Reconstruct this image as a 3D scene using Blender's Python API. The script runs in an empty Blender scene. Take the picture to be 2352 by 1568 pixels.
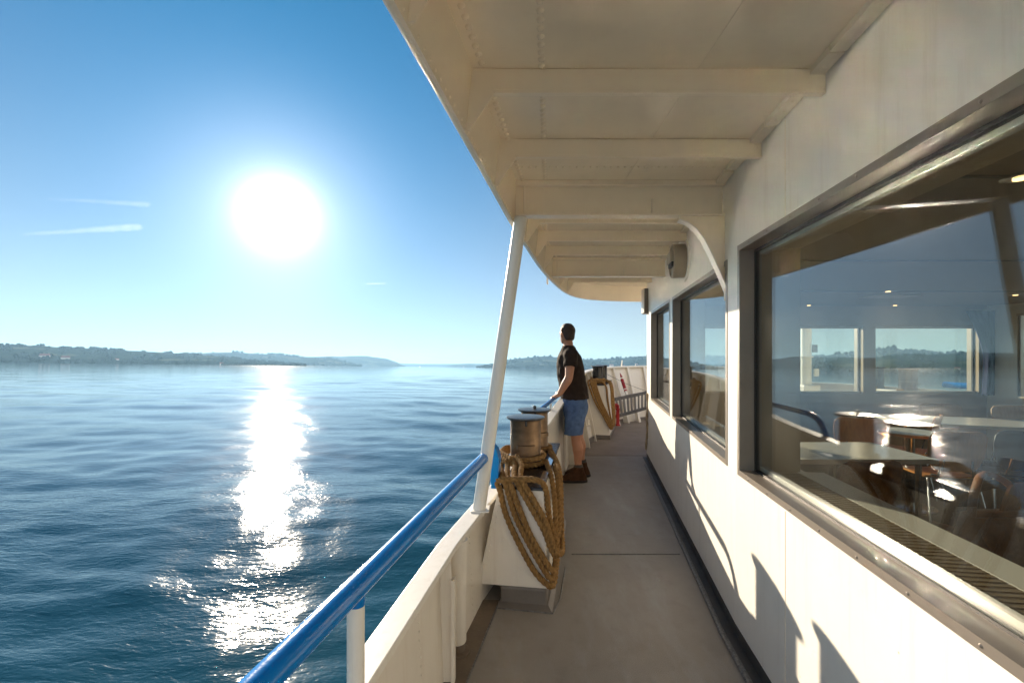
import bpy, math, random
import numpy as np
from mathutils import Vector, Matrix, noise

random.seed(7)
V = Vector
C = bpy.context.scene.collection
PI = math.pi

# ------------------------------------------------------------------ frames
# Ship frame: x starboard, y forward, z up from the deck. The ship floats slightly
# bow-up and heeled to port, so everything aboard hangs on the ship matrix S.
F0 = 1045.0
EYE = 1.5
CAM_H = 4.4


def ray(vx, vy):
    return V(((vx - 1176) / F0, 1.0, (806 - vy) / F0))


def P(vx, vy, Y):
    """ship-frame point at forward distance Y on the sight line of photo point (vx, vy)"""
    return V(((vx - 1176) / F0 * Y, Y, EYE + (806 - vy) / F0 * Y))


zw = V((0.01262, 0.03621, 1.0)).normalized()
yw = (V((0, 1, 0)) - zw * zw.y).normalized()
xw = yw.cross(zw)
R3 = Matrix((xw, yw, zw))
cam_w = R3 @ V((0, 0, EYE))
S = Matrix.Translation(V((-cam_w.x, -cam_w.y, CAM_H - cam_w.z))) @ R3.to_4x4()
CAMW = V((0, 0, CAM_H))


def wdir(vx, vy):
    return (R3 @ ray(vx, vy)).normalized()


def az_el(vx, vy):
    d = wdir(vx, vy)
    return math.atan2(d.x, d.y), math.atan2(d.z, math.hypot(d.x, d.y))


# ------------------------------------------------------------------ mesh builder
class MB:
    def __init__(self):
        self.v, self.f = [], []

    def add(self, vs, fs):
        o = len(self.v)
        self.v += [tuple(p) for p in vs]
        self.f += [tuple(i + o for i in f) for f in fs]
        return self

    def hexa(self, c):
        return self.add(c, [(3, 2, 1, 0), (4, 5, 6, 7), (0, 1, 5, 4), (1, 2, 6, 5), (2, 3, 7, 6), (3, 0, 4, 7)])

    def box(self, x0, x1, y0, y1, z0, z1):
        return self.hexa([(x0, y0, z0), (x1, y0, z0), (x1, y1, z0), (x0, y1, z0),
                          (x0, y0, z1), (x1, y0, z1), (x1, y1, z1), (x0, y1, z1)])

    def obox(self, a, b, w, h, up=(0, 0, 1), off=(0, 0, 0)):
        """bar from a to b, width w across, height h along up"""
        a, b = V(a) + V(off), V(b) + V(off)
        d = (b - a).normalized()
        u = V(up)
        u = (u - d * u.dot(d)).normalized()
        s = d.cross(u)
        c = []
        for p in (a, b):
            c += [p - s * w / 2 - u * h / 2, p + s * w / 2 - u * h / 2, p + s * w / 2 + u * h / 2, p - s * w / 2 + u * h / 2]
        return self.hexa(c)

    def prism(self, poly, vec):
        n = len(poly)
        vec = V(vec)
        vs = [V(p) for p in poly] + [V(p) + vec for p in poly]
        fs = [tuple(range(n - 1, -1, -1)), tuple(range(n, 2 * n))]
        fs += [(i, (i + 1) % n, n + (i + 1) % n, n + i) for i in range(n)]
        return self.add(vs, fs)

    def rings(self, rings, closed=False, caps=True):
        n = len(rings[0])
        vs = [p for r in rings for p in r]
        fs = []
        m = len(rings)
        for i in range(m if closed else m - 1):
            j = (i + 1) % m
            for k in range(n):
                l = (k + 1) % n
                fs.append((i * n + k, i * n + l, j * n + l, j * n + k))
        if caps and not closed:
            fs.append(tuple(range(n - 1, -1, -1)))
            fs.append(tuple((m - 1) * n + k for k in range(n)))
        return self.add(vs, fs)

    def tube(self, path, r, n=12, closed=False, caps=True, ref=None, flat=1.0):
        path = [V(p) for p in path]
        m = len(path)
        rr = r if isinstance(r, (list, tuple)) else [r] * m
        rings = []
        u = None
        for i, p in enumerate(path):
            a = path[(i - 1) % m] if (i > 0 or closed) else p
            b = path[(i + 1) % m] if (i < m - 1 or closed) else p
            t = (b - a).normalized()
            if u is None:
                u = V(ref) if ref else (V((0, 0, 1)) if abs(t.z) < 0.9 else V((1, 0, 0)))
            u = (u - t * u.dot(t)).normalized()
            w = t.cross(u)
            q = rr[i]
            q1, q2 = q if isinstance(q, (list, tuple)) else (q, q * flat)
            rings.append([p + u * (q1 * math.cos(2 * PI * k / n)) + w * (q2 * math.sin(2 * PI * k / n)) for k in range(n)])
        return self.rings(rings, closed, caps)

    def lathe(self, prof, c=(0, 0, 0), axis=(0, 0, 1), n=32):
        c, ax = V(c), V(axis).normalized()
        u = ax.orthogonal().normalized()
        w = ax.cross(u)
        return self.rings([[c + ax * z + u * (max(r, 1e-4) * math.cos(2 * PI * k / n)) + w * (max(r, 1e-4) * math.sin(2 * PI * k / n))
                            for k in range(n)] for r, z in prof])

    def ball(self, c, r, sc=(1, 1, 1), n=14, m=9, M=None):
        rings = []
        for i in range(m + 1):
            th = PI * i / m
            ring = []
            for k in range(n):
                p = V((math.sin(th) * math.cos(2 * PI * k / n) * sc[0], math.sin(th) * math.sin(2 * PI * k / n) * sc[1], -math.cos(th) * sc[2])) * max(r, 1e-5)
                if i in (0, m):
                    p += V((math.cos(2 * PI * k / n), math.sin(2 * PI * k / n), 0)) * r * 0.02
                if M:
                    p = M @ p
                ring.append(V(c) + p)
            rings.append(ring)
        return self.rings(rings)

    def rivet(self, p, nrm, r=0.007):
        nrm = V(nrm).normalized()
        u = nrm.orthogonal().normalized()
        w = nrm.cross(u)
        p = V(p) - nrm * 0.001
        rings = []
        for a, h in ((1.0, 0.0), (0.8, 0.5), (0.4, 0.8)):
            rings.append([p + nrm * (r * h) + (u * math.cos(2 * PI * k / 8) + w * math.sin(2 * PI * k / 8)) * (r * a) for k in range(8)])
        return self.rings(rings)

    def loft(self, secs, n=20, power=2.0):
        """secs: (centre, rx, ry) in horizontal planes, or (centre, rx, ry, U, W) with its own section axes"""
        rings = []
        for s in secs:
            c = V(s[0])
            U = V(s[3]) if len(s) > 3 else V((1, 0, 0))
            W = V(s[4]) if len(s) > 4 else V((0, 1, 0))
            ring = []
            for k in range(n):
                a = 2 * PI * k / n
                ca, sa = math.cos(a), math.sin(a)
                ca = math.copysign(abs(ca) ** (2 / power), ca)
                sa = math.copysign(abs(sa) ** (2 / power), sa)
                ring.append(c + U * (s[1] * ca) + W * (s[2] * sa))
            rings.append(ring)
        return self.rings(rings)

    def build(self, name, mat, parent=None, smooth=None, bevel=0, base=None, sharp=40):
        b = V(base) if base is not None else (V(tuple(parent['_b'])) if parent else V((0, 0, 0)))
        me = bpy.data.meshes.new(name)
        a = np.array(self.v, dtype=float) - np.array(b)
        me.from_pydata(a.tolist(), [], self.f)
        me.materials.append(mat)
        if smooth:
            me.shade_smooth()
            me.set_sharp_from_angle(angle=math.radians(sharp))
        o = bpy.data.objects.new(name, me)
        C.objects.link(o)
        if parent:
            o.parent = parent
            BASE[o.name] = b
        else:
            o.matrix_world = S @ Matrix.Translation(b)
        o['_b'] = tuple(b)
        if bevel:
            m = o.modifiers.new('edge', 'BEVEL')
            m.width = bevel
            m.segments = 2
            m.limit_method = 'ANGLE'
            m.angle_limit = math.radians(40)
            m.harden_normals = False
        return o


BASE = {}


def thing(name, label, cat, base, group=None):
    o = bpy.data.objects.new(name, None)
    C.objects.link(o)
    o.empty_display_size = 0.1
    o.matrix_world = S @ Matrix.Translation(V(base))
    o['_b'] = tuple(base)
    tag(o, label, cat, group)
    return o


def tag(o, label=None, cat=None, group=None, kind=None):
    if label: o['label'] = label
    if cat: o['category'] = cat
    if group: o['group'] = group
    if kind: o['kind'] = kind
    return o


def crom(pts, step=0.02, closed=False):
    """Catmull-Rom through pts, resampled at about step"""
    pts = [V(p) for p in pts]
    n = len(pts)
    out = []
    for i in range(n if closed else n - 1):
        g = lambda k: pts[k % n] if closed else pts[min(max(k, 0), n - 1)]
        p0, p1, p2, p3 = g(i - 1), g(i), g(i + 1), g(i + 2)
        m = max(2, int((p2 - p1).length / step))
        for j in range(m):
            t = j / m
            out.append(0.5 * ((2 * p1) + (p2 - p0) * t + (2 * p0 - 5 * p1 + 4 * p2 - p3) * t * t + (3 * p1 - p0 - 3 * p2 + p3) * t ** 3))
    if not closed:
        out.append(pts[-1])
    return out


# ------------------------------------------------------------------ materials
def mat(name, col, rough=0.5, metal=0.0, var=0.0, vscale=4.0, bump=0.0, bscale=80.0, coat=0.0, spec=0.5, col2=None, stretch=None, detail=5):
    m = bpy.data.materials.new(name)
    m.use_nodes = True
    N, L = m.node_tree.nodes, m.node_tree.links
    b = N['Principled BSDF']
    b.inputs['Base Color'].default_value = (*col, 1)
    b.inputs['Roughness'].default_value = rough
    b.inputs['Metallic'].default_value = metal
    b.inputs['Specular IOR Level'].default_value = spec
    if coat:
        b.inputs['Coat Weight'].default_value = coat
        b.inputs['Coat Roughness'].default_value = 0.08
    tc = N.new('ShaderNodeTexCoord')
    src = tc.outputs['Object']
    if stretch:
        mp = N.new('ShaderNodeMapping')
        mp.inputs['Scale'].default_value = stretch
        L.new(src, mp.inputs['Vector'])
        src = mp.outputs['Vector']
    if var:
        n = N.new('ShaderNodeTexNoise')
        n.inputs['Scale'].default_value = vscale
        n.inputs['Detail'].default_value = detail
        n.inputs['Roughness'].default_value = 0.65
        L.new(src, n.inputs['Vector'])
        r = N.new('ShaderNodeValToRGB')
        r.color_ramp.elements[0].position = 0.3
        r.color_ramp.elements[1].position = 0.7
        c2 = col2 or tuple(c * (1 - var) for c in col)
        c1 = col if col2 else tuple(min(1, c * (1 + var * 0.6)) for c in col)
        r.color_ramp.elements[0].color = (*c2, 1)
        r.color_ramp.elements[1].color = (*c1, 1)
        L.new(n.outputs['Fac'], r.inputs['Fac'])
        L.new(r.outputs['Color'], b.inputs['Base Color'])
        mr = N.new('ShaderNodeMapRange')
        mr.inputs['To Min'].default_value = rough * 1.25
        mr.inputs['To Max'].default_value = rough * 0.8
        L.new(n.outputs['Fac'], mr.inputs['Value'])
        L.new(mr.outputs['Result'], b.inputs['Roughness'])
    if bump:
        n2 = N.new('ShaderNodeTexNoise')
        n2.inputs['Scale'].default_value = bscale
        n2.inputs['Detail'].default_value = 3
        L.new(src, n2.inputs['Vector'])
        bp = N.new('ShaderNodeBump')
        bp.inputs['Strength'].default_value = bump
        bp.inputs['Distance'].default_value = 0.01
        L.new(n2.outputs['Fac'], bp.inputs['Height'])
        L.new(bp.outputs['Normal'], b.inputs['Normal'])
    return m


WHITE = mat('white_paint', (0.85, 0.815, 0.735), 0.36, var=0.05, vscale=2.5, bump=0.11, bscale=7)
def run_marks(m, col, amount):
    N, L = m.node_tree.nodes, m.node_tree.links
    b = N['Principled BSDF']
    base = b.inputs['Base Color'].links[0].from_socket
    tc = [n for n in N if n.type == 'TEX_COORD'][0]
    mp = N.new('ShaderNodeMapping'); mp.inputs['Scale'].default_value = (11, 11, 0.9)
    L.new(tc.outputs['Object'], mp.inputs['Vector'])
    n = N.new('ShaderNodeTexNoise'); n.inputs['Scale'].default_value = 1.6; n.inputs['Detail'].default_value = 7; n.inputs['Roughness'].default_value = 0.7
    L.new(mp.outputs['Vector'], n.inputs['Vector'])
    r = N.new('ShaderNodeValToRGB')
    r.color_ramp.elements[0].position = 0.52; r.color_ramp.elements[1].position = 0.80
    r.color_ramp.elements[0].color = (0, 0, 0, 1); r.color_ramp.elements[1].color = (amount, amount, amount, 1)
    L.new(n.outputs['Fac'], r.inputs['Fac'])
    k = N.new('ShaderNodeMix'); k.data_type = 'RGBA'
    L.new(r.outputs['Color'], k.inputs[0]); L.new(base, k.inputs[6]); k.inputs[7].default_value = (*col, 1)
    # small rust-brown specks
    v = N.new('ShaderNodeTexVoronoi'); v.inputs['Scale'].default_value = 7.0
    L.new(tc.outputs['Object'], v.inputs['Vector'])
    r4 = N.new('ShaderNodeValToRGB')
    r4.color_ramp.elements[0].position = 0.012; r4.color_ramp.elements[1].position = 0.03
    r4.color_ramp.elements[0].color = (0.55, 0.55, 0.55, 1); r4.color_ramp.elements[1].color = (0, 0, 0, 1)
    L.new(v.outputs['Distance'], r4.inputs['Fac'])
    k2 = N.new('ShaderNodeMix'); k2.data_type = 'RGBA'
    L.new(r4.outputs['Color'], k2.inputs[0]); L.new(k.outputs[2], k2.inputs[6]); k2.inputs[7].default_value = (0.30, 0.17, 0.09, 1)
    L.new(k2.outputs[2], b.inputs['Base Color'])


run_marks(WHITE, (0.62, 0.55, 0.44), 0.5)
CREAM = mat('cream_paint', (0.90, 0.80, 0.63), 0.24, var=0.05, vscale=1.6, bump=0.10, bscale=9)
CREAMP = mat('cream_plate_paint', (0.89, 0.785, 0.61), 0.16, var=0.10, vscale=1.3, bump=0.16, bscale=5)
BULW = mat('bulwark_paint', (0.80, 0.745, 0.65), 0.4, var=0.06, vscale=3, bump=0.08, bscale=12)
BLUE = mat('blue_paint', (0.0, 0.20, 0.60), 0.2, var=0.12, vscale=9, bump=0.10, bscale=45, spec=0.35)
run_marks(BULW, (0.60, 0.50, 0.38), 0.5)
FRAME = mat('anodised_frame', (0.33, 0.29, 0.25), 0.35, metal=0.55, var=0.08, vscale=5)
GASKET = mat('black_gasket', (0.015, 0.014, 0.013), 0.5)
SKIRT = mat('grey_skirting_paint', (0.055, 0.052, 0.05), 0.5, var=0.25, vscale=8, bump=0.1)
PLINTH = mat('grey_plinth_paint', (0.16, 0.14, 0.12), 0.45, var=0.12, vscale=8, bump=0.15, bscale=30)
BLACKP = mat('black_paint', (0.012, 0.011, 0.011), 0.25, var=0.3, vscale=12, bump=0.2, bscale=60)
CAPM = mat('black_cap_paint', (0.05, 0.055, 0.06), 0.3, var=0.35, vscale=30, bump=0.25, bscale=120)
STEEL = mat('worn_brown_steel', (0.21, 0.138, 0.082), 0.42, metal=0.8, var=0.5, vscale=4, bump=0.12, bscale=60, stretch=(1, 1, 2.5))
CHROME = mat('chrome', (0.6, 0.6, 0.6), 0.15, metal=1.0)
ALU = mat('aluminium', (0.13, 0.125, 0.125), 0.4, metal=0.6, var=0.15, vscale=20)
RED = mat('red_paint', (0.33, 0.010, 0.010), 0.35)
ROPE = mat('manila_rope', (0.31, 0.175, 0.062), 0.85, var=0.45, vscale=45, bump=0.6, bscale=260, spec=0.2)
ROPE2 = mat('pale_rope', (0.42, 0.33, 0.22), 0.85, var=0.3, vscale=45, bump=0.5, bscale=260, spec=0.2)
SPEAK = mat('beige_speaker_grey', (0.34, 0.28, 0.20), 0.45, var=0.06, vscale=10)
GREYLAMP = mat('grey_lamp_box', (0.16, 0.14, 0.115), 0.4, var=0.1)
DARKIN = mat('dark_slot', (0.012, 0.012, 0.01), 0.6)
INTWALL = mat('tan_lining', (0.36, 0.26, 0.155), 0.5, var=0.08, vscale=5)
INTDARK = mat('brown_carpet', (0.045, 0.033, 0.026), 0.9, var=0.3, vscale=60)
TABLET = mat('white_laminate', (0.62, 0.57, 0.50), 0.22)
TABLEE = mat('wood_edge', (0.40, 0.20, 0.08), 0.35, var=0.2, vscale=20, stretch=(1, 8, 1))
WOOD = mat('orange_plywood', (0.62, 0.25, 0.06), 0.3, var=0.2, vscale=10, stretch=(6, 6, 1))
WOODP = mat('pale_plywood', (0.55, 0.33, 0.16), 0.35, var=0.18, vscale=10, stretch=(6, 6, 1))
DARKP = mat('dark_shell', (0.03, 0.03, 0.035), 0.35)
LEATHER = mat('brown_leather', (0.17, 0.06, 0.02), 0.45, var=0.4, vscale=14, bump=0.5, bscale=40)
CURTAIN = mat('blue_curtain', (0.05, 0.05, 0.13), 0.85, var=0.15)
SKIN = mat('skin', (0.50, 0.235, 0.135), 0.5, var=0.10, vscale=14, bump=0.1, bscale=150)
HAIR = mat('dark_hair', (0.048, 0.023, 0.012), 0.55, var=0.5, vscale=90, bump=0.8, bscale=180, stretch=(1, 1, 0.35))
SHIRT = mat('dark_brown_cotton', (0.034, 0.022, 0.016), 0.9, var=0.25, vscale=8, bump=0.35, bscale=22, spec=0.2)
DENIM = mat('blue_denim', (0.10, 0.165, 0.315), 0.85, var=0.28, vscale=16, bump=0.4, bscale=30, spec=0.2)
BOOT = mat('brown_suede', (0.075, 0.032, 0.014), 0.8, var=0.4, vscale=20, bump=0.4, bscale=80, spec=0.2)
SOLE = mat('dark_sole', (0.02, 0.014, 0.01), 0.7)
SOCK = mat('grey_sock', (0.09, 0.075, 0.06), 0.95, bump=0.4, bscale=120)
HOUSEW = mat('house_plaster', (0.7, 0.66, 0.58), 0.8)
HOUSER = mat('house_roof', (0.25, 0.10, 0.06), 0.8)
SAIL = mat('sail_white', (0.8, 0.8, 0.8), 0.7)
ORANGEL = bpy.data.materials.new('warm_lamp')
ORANGEL.use_nodes = True
_b = ORANGEL.node_tree.nodes['Principled BSDF']
_b.inputs['Emission Color'].default_value = (1, 0.62, 0.25, 1)
_b.inputs['Emission Strength'].default_value = 2.0


def deck_material():
    m = mat('deck_paint', (0.265, 0.235, 0.20), 0.5, var=0.16, vscale=1.2, bump=0.4, bscale=260, spec=0.4)
    N, L = m.node_tree.nodes, m.node_tree.links
    b = N['Principled BSDF']
    tc = [n for n in N if n.type == 'TEX_COORD'][0]
    base = b.inputs['Base Color'].links[0].from_socket
    # worn scuffs: pale foot-traffic streaks running along the deck
    mp = N.new('ShaderNodeMapping')
    mp.inputs['Scale'].default_value = (3.0, 0.8, 1)
    L.new(tc.outputs['Object'], mp.inputs['Vector'])
    n = N.new('ShaderNodeTexNoise')
    n.inputs['Scale'].default_value = 1.3
    n.inputs['Detail'].default_value = 8
    n.inputs['Roughness'].default_value = 0.72
    L.new(mp.outputs['Vector'], n.inputs['Vector'])
    r = N.new('ShaderNodeValToRGB')
    r.color_ramp.elements[0].position = 0.5
    r.color_ramp.elements[1].position = 0.72
    r.color_ramp.elements[0].color = (0, 0, 0, 1)
    r.color_ramp.elements[1].color = (0.5, 0.5, 0.5, 1)
    L.new(n.outputs['Fac'], r.inputs['Fac'])
    mx = N.new('ShaderNodeMix')
    mx.data_type = 'RGBA'
    mx.inputs[7].default_value = (0.34, 0.335, 0.33, 1)
    wm = N.new('ShaderNodeMapping')
    wm.inputs['Location'].default_value = (-0.40 * 1.3, -1.15 * 0.6, 0)
    wm.inputs['Scale'].default_value = (1.3, 0.6, 0)
    L.new(tc.outputs['Object'], wm.inputs['Vector'])
    wl_ = N.new('ShaderNodeVectorMath'); wl_.operation = 'LENGTH'
    L.new(wm.outputs['Vector'], wl_.inputs[0])
    wf_ = N.new('ShaderNodeMapRange')
    wf_.inputs['From Min'].default_value = 0.15; wf_.inputs['From Max'].default_value = 1.15
    wf_.inputs['To Min'].default_value = 1.0; wf_.inputs['To Max'].default_value = 0.0
    L.new(wl_.outputs['Value'], wf_.inputs['Value'])
    wx = N.new('ShaderNodeMath'); wx.operation = 'MULTIPLY_ADD'
    L.new(n.outputs['Fac'], wx.inputs[0]); L.new(wf_.outputs['Result'], wx.inputs[1]); L.new(r.outputs['Color'], wx.inputs[2])
    wx.use_clamp = True
    L.new(wx.outputs[0], mx.inputs[0])
    L.new(base, mx.inputs[6])
    # small dark spots
    n3 = N.new('ShaderNodeTexNoise')
    n3.inputs['Scale'].default_value = 9
    n3.inputs['Detail'].default_value = 6
    L.new(tc.outputs['Object'], n3.inputs['Vector'])
    r3 = N.new('ShaderNodeValToRGB')
    r3.color_ramp.elements[0].position = 0.28
    r3.color_ramp.elements[1].position = 0.45
    r3.color_ramp.elements[0].color = (0.90, 0.90, 0.90, 1)
    r3.color_ramp.elements[1].color = (1, 1, 1, 1)
    L.new(n3.outputs['Fac'], r3.inputs['Fac'])
    ml = N.new('ShaderNodeMix')
    ml.data_type = 'RGBA'
    ml.blend_type = 'MULTIPLY'
    ml.inputs[0].default_value = 1
    L.new(mx.outputs[2], ml.inputs[6])
    L.new(r3.outputs['Color'], ml.inputs[7])
    L.new(ml.outputs[2], b.inputs['Base Color'])
    return m


DECK = deck_material()
DECKB = mat('brown_waterway_paint', (0.16, 0.12, 0.085), 0.5, var=0.25, vscale=6, bump=0.25, bscale=120)
DECKF = mat('foredeck_paint', (0.22, 0.18, 0.145), 0.55, var=0.12, vscale=3, bump=0.25, bscale=200)
BEAD = mat('scuffed_bead', (0.14, 0.135, 0.13), 0.4, var=0.6, vscale=60, bump=0.5, bscale=90)


def ceiling_material():
    m = mat('perforated_ceiling', (0.16, 0.115, 0.075), 0.6)
    N, L = m.node_tree.nodes, m.node_tree.links
    b = N['Principled BSDF']
    tc = [n for n in N if n.type == 'TEX_COORD'][0]
    v = N.new('ShaderNodeTexVoronoi')
    v.inputs['Scale'].default_value = 45
    v.inputs['Randomness'].default_value = 0
    L.new(tc.outputs['Object'], v.inputs['Vector'])
    r = N.new('ShaderNodeValToRGB')
    r.color_ramp.elements[0].position = 0.22
    r.color_ramp.elements[1].position = 0.30
    r.color_ramp.elements[0].color = (0.05, 0.035, 0.022, 1)
    r.color_ramp.elements[1].color = (0.17, 0.125, 0.085, 1)
    L.new(v.outputs['Distance'], r.inputs['Fac'])
    L.new(r.outputs['Color'], b.inputs['Base Color'])
    return m


PERF = ceiling_material()


def glass_material():
    m = bpy.data.materials.new('window_glass')
    m.use_nodes = True
    N, L = m.node_tree.nodes, m.node_tree.links
    for n in list(N):
        if n.type != 'OUTPUT_MATERIAL':
            N.remove(n)
    out = [n for n in N if n.type == 'OUTPUT_MATERIAL'][0]
    g = N.new('ShaderNodeBsdfGlossy')
    g.inputs['Roughness'].default_value = 0.0
    t = N.new('ShaderNodeBsdfTransparent')
    t.inputs['Color'].default_value = (0.90, 0.93, 0.91, 1)
    fr = N.new('ShaderNodeFresnel')
    ge = N.new('ShaderNodeNewGeometry')
    mr = N.new('ShaderNodeMapRange')       # outer face 1.6, inner face its inverse
    mr.inputs['To Min'].default_value = 1.62
    mr.inputs['To Max'].default_value = 1 / 1.62
    L.new(ge.outputs['Backfacing'], mr.inputs['Value'])
    L.new(mr.outputs['Result'], fr.inputs['IOR'])
    mx = N.new('ShaderNodeMixShader')
    L.new(fr.outputs['Fac'], mx.inputs['Fac'])
    L.new(t.outputs['BSDF'], mx.inputs[1])
    L.new(g.outputs['BSDF'], mx.inputs[2])
    # faint salt film
    d = N.new('ShaderNodeBsdfDiffuse')
    d.inputs['Color'].default_value = (0.5, 0.5, 0.48, 1)
    tc = N.new('ShaderNodeTexCoord')
    n = N.new('ShaderNodeTexNoise')
    n.inputs['Scale'].default_value = 3
    n.inputs['Detail'].default_value = 8
    L.new(tc.outputs['Object'], n.inputs['Vector'])
    m2 = N.new('ShaderNodeMapRange')
    m2.inputs['From Min'].default_value = 0.45
    m2.inputs['From Max'].default_value = 0.8
    m2.inputs['To Max'].default_value = 0.04
    L.new(n.outputs['Fac'], m2.inputs['Value'])
    mx2 = N.new('ShaderNodeMixShader')
    L.new(m2.outputs['Result'], mx2.inputs['Fac'])
    L.new(mx.outputs['Shader'], mx2.inputs[1])
    L.new(d.outputs['BSDF'], mx2.inputs[2])
    L.new(mx2.outputs['Shader'], out.inputs['Surface'])
    return m


GLASS = glass_material()

# ------------------------------------------------------------------ world, sun, camera
SUN_PX = (640, 492)
sun_dir = wdir(*SUN_PX)
sun_az, sun_el = math.atan2(sun_dir.x, sun_dir.y), math.asin(sun_dir.z)

world = bpy.data.worlds.new('World')
bpy.context.scene.world = world
world.use_nodes = True
N, L = world.node_tree.nodes, world.node_tree.links
bg = N['Background']
sky = N.new('ShaderNodeTexSky')
sky.sky_type = 'NISHITA'
sky.sun_disc = False
sky.sun_elevation = sun_el
sky.sun_rotation = sun_az
sky.altitude = 400
sky.air_density = 1.0
sky.dust_density = 0.15
sky.ozone_density = 2.5
EXPOSURE = 1.15
SKY_STRENGTH = 0.055
ED = SKY_STRENGTH * 2 ** EXPOSURE     # sky values below are as displayed
bg.inputs['Strength'].default_value = SKY_STRENGTH
# the solar aureole: forward-scattered light round the sun's direction
tc = N.new('ShaderNodeTexCoord')
nrm = N.new('ShaderNodeVectorMath'); nrm.operation = 'NORMALIZE'
L.new(tc.outputs['Generated'], nrm.inputs[0])
dot = N.new('ShaderNodeVectorMath'); dot.operation = 'DOT_PRODUCT'
L.new(nrm.outputs['Vector'], dot.inputs[0])
dot.inputs[1].default_value = sun_dir
mx0 = N.new('ShaderNodeMath'); mx0.operation = 'MAXIMUM'
L.new(dot.outputs['Value'], mx0.inputs[0]); mx0.inputs[1].default_value = 0
prev = None
for col, pw in (((0.015, 0.255, 0.375), 3.7), ((0.50, 0.485, 0.46), 85), ((1.9, 1.87, 1.82), 640)):
    p = N.new('ShaderNodeMath'); p.operation = 'POWER'
    L.new(mx0.outputs['Value'], p.inputs[0]); p.inputs[1].default_value = pw
    cmb = N.new('ShaderNodeVectorMath'); cmb.operation = 'SCALE'
    cmb.inputs[0].default_value = tuple(c / ED for c in col)
    L.new(p.outputs['Value'], cmb.inputs['Scale'])
    if prev:
        ad = N.new('ShaderNodeVectorMath'); ad.operation = 'ADD'
        L.new(prev.outputs['Vector'], ad.inputs[0]); L.new(cmb.outputs['Vector'], ad.inputs[1])
        prev = ad
    else:
        prev = cmb
# pale band of haze low on the horizon
sx = N.new('ShaderNodeSeparateXYZ')
L.new(nrm.outputs['Vector'], sx.inputs['Vector'])
om = N.new('ShaderNodeMath'); om.operation = 'SUBTRACT'; om.use_clamp = True
om.inputs[0].default_value = 1.0
az_ = N.new('ShaderNodeMath'); az_.operation = 'MAXIMUM'; az_.inputs[1].default_value = 0.0
L.new(sx.outputs['Z'], az_.inputs[0])
L.new(az_.outputs['Value'], om.inputs[1])
ph = N.new('ShaderNodeMath'); ph.operation = 'POWER'; ph.inputs[1].default_value = 3.8
L.new(om.outputs['Value'], ph.inputs[0])
hb = N.new('ShaderNodeVectorMath'); hb.operation = 'SCALE'
hb.inputs[0].default_value = (0.80 / ED, 0.87 / ED, 0.46 / ED)
L.new(ph.outputs['Value'], hb.inputs['Scale'])
ad = N.new('ShaderNodeVectorMath'); ad.operation = 'ADD'
L.new(prev.outputs['Vector'], ad.inputs[0]); L.new(hb.outputs['Vector'], ad.inputs[1])
# added fill: bright unseen sky lobe opposite the sun, lifts the shade
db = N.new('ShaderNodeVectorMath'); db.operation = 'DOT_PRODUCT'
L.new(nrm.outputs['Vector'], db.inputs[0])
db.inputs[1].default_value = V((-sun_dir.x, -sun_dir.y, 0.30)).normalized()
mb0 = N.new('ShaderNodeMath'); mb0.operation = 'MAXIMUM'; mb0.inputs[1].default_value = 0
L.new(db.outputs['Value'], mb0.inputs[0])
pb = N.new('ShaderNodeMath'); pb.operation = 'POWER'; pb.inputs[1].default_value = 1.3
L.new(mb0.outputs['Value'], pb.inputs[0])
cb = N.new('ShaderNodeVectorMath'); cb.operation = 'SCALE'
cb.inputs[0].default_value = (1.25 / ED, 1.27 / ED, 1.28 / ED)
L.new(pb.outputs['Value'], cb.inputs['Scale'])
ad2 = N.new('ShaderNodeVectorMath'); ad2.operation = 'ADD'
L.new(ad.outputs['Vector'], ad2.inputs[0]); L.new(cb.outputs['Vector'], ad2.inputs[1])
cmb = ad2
add = N.new('ShaderNodeVectorMath'); add.operation = 'ADD'
gm = N.new('ShaderNodeGamma')          # deep, saturated evening blue
gm.inputs['Gamma'].default_value = 1.0
L.new(sky.outputs['Color'], gm.inputs['Color'])
tn = N.new('ShaderNodeVectorMath'); tn.operation = 'MULTIPLY'
tn.inputs[1].default_value = (0.006 / ED, 0.012 / ED, 0.056 / ED)
L.new(gm.outputs['Color'], tn.inputs[0])
L.new(tn.outputs['Vector'], add.inputs[0])
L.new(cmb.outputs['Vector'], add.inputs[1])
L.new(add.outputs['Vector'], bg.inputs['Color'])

sl = bpy.data.lights.new('sun', 'SUN')
sl.energy = 4.8
sl.angle = math.radians(0.53)
sl.color = (1.0, 0.85, 0.66)
so = bpy.data.objects.new('sun', sl)
C.objects.link(so)
so.rotation_mode = 'QUATERNION'
so.rotation_quaternion = sun_dir.to_track_quat('Z', 'Y')
so.location = (0, 0, 60)

cam = bpy.data.cameras.new('camera')
cam.sensor_width = 36
cam.lens = F0 / 2352 * 36
cam.shift_y = 22 / 2352
cam.clip_start = 0.05
cam.clip_end = 90000
co = bpy.data.objects.new('camera', cam)
C.objects.link(co)
co.matrix_world = S @ Matrix.Translation((0, 0, EYE)) @ Matrix.Rotation(PI / 2, 4, 'X')
bpy.context.scene.camera = co

sc = bpy.context.scene
sc.view_settings.view_transform = 'Standard'
sc.view_settings.look = 'None'
sc.view_settings.gamma = 1
sc.view_settings.use_curve_mapping = False
sc.view_settings.exposure = EXPOSURE
sc.render.engine = 'CYCLES'
sc.cycles.use_denoising = True
sc.cycles.max_bounces = 10
sc.cycles.transparent_max_bounces = 16
sc.cycles.sample_clamp_indirect = 0
sc.cycles.diffuse_bounces = 8
sc.cycles.glossy_bounces = 6
sc.cycles.blur_glossy = 0.06
sc.cycles.volume_bounces = 0
sc.cycles.use_adaptive_sampling = True
sc.cycles.adaptive_threshold = 0.01

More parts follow.
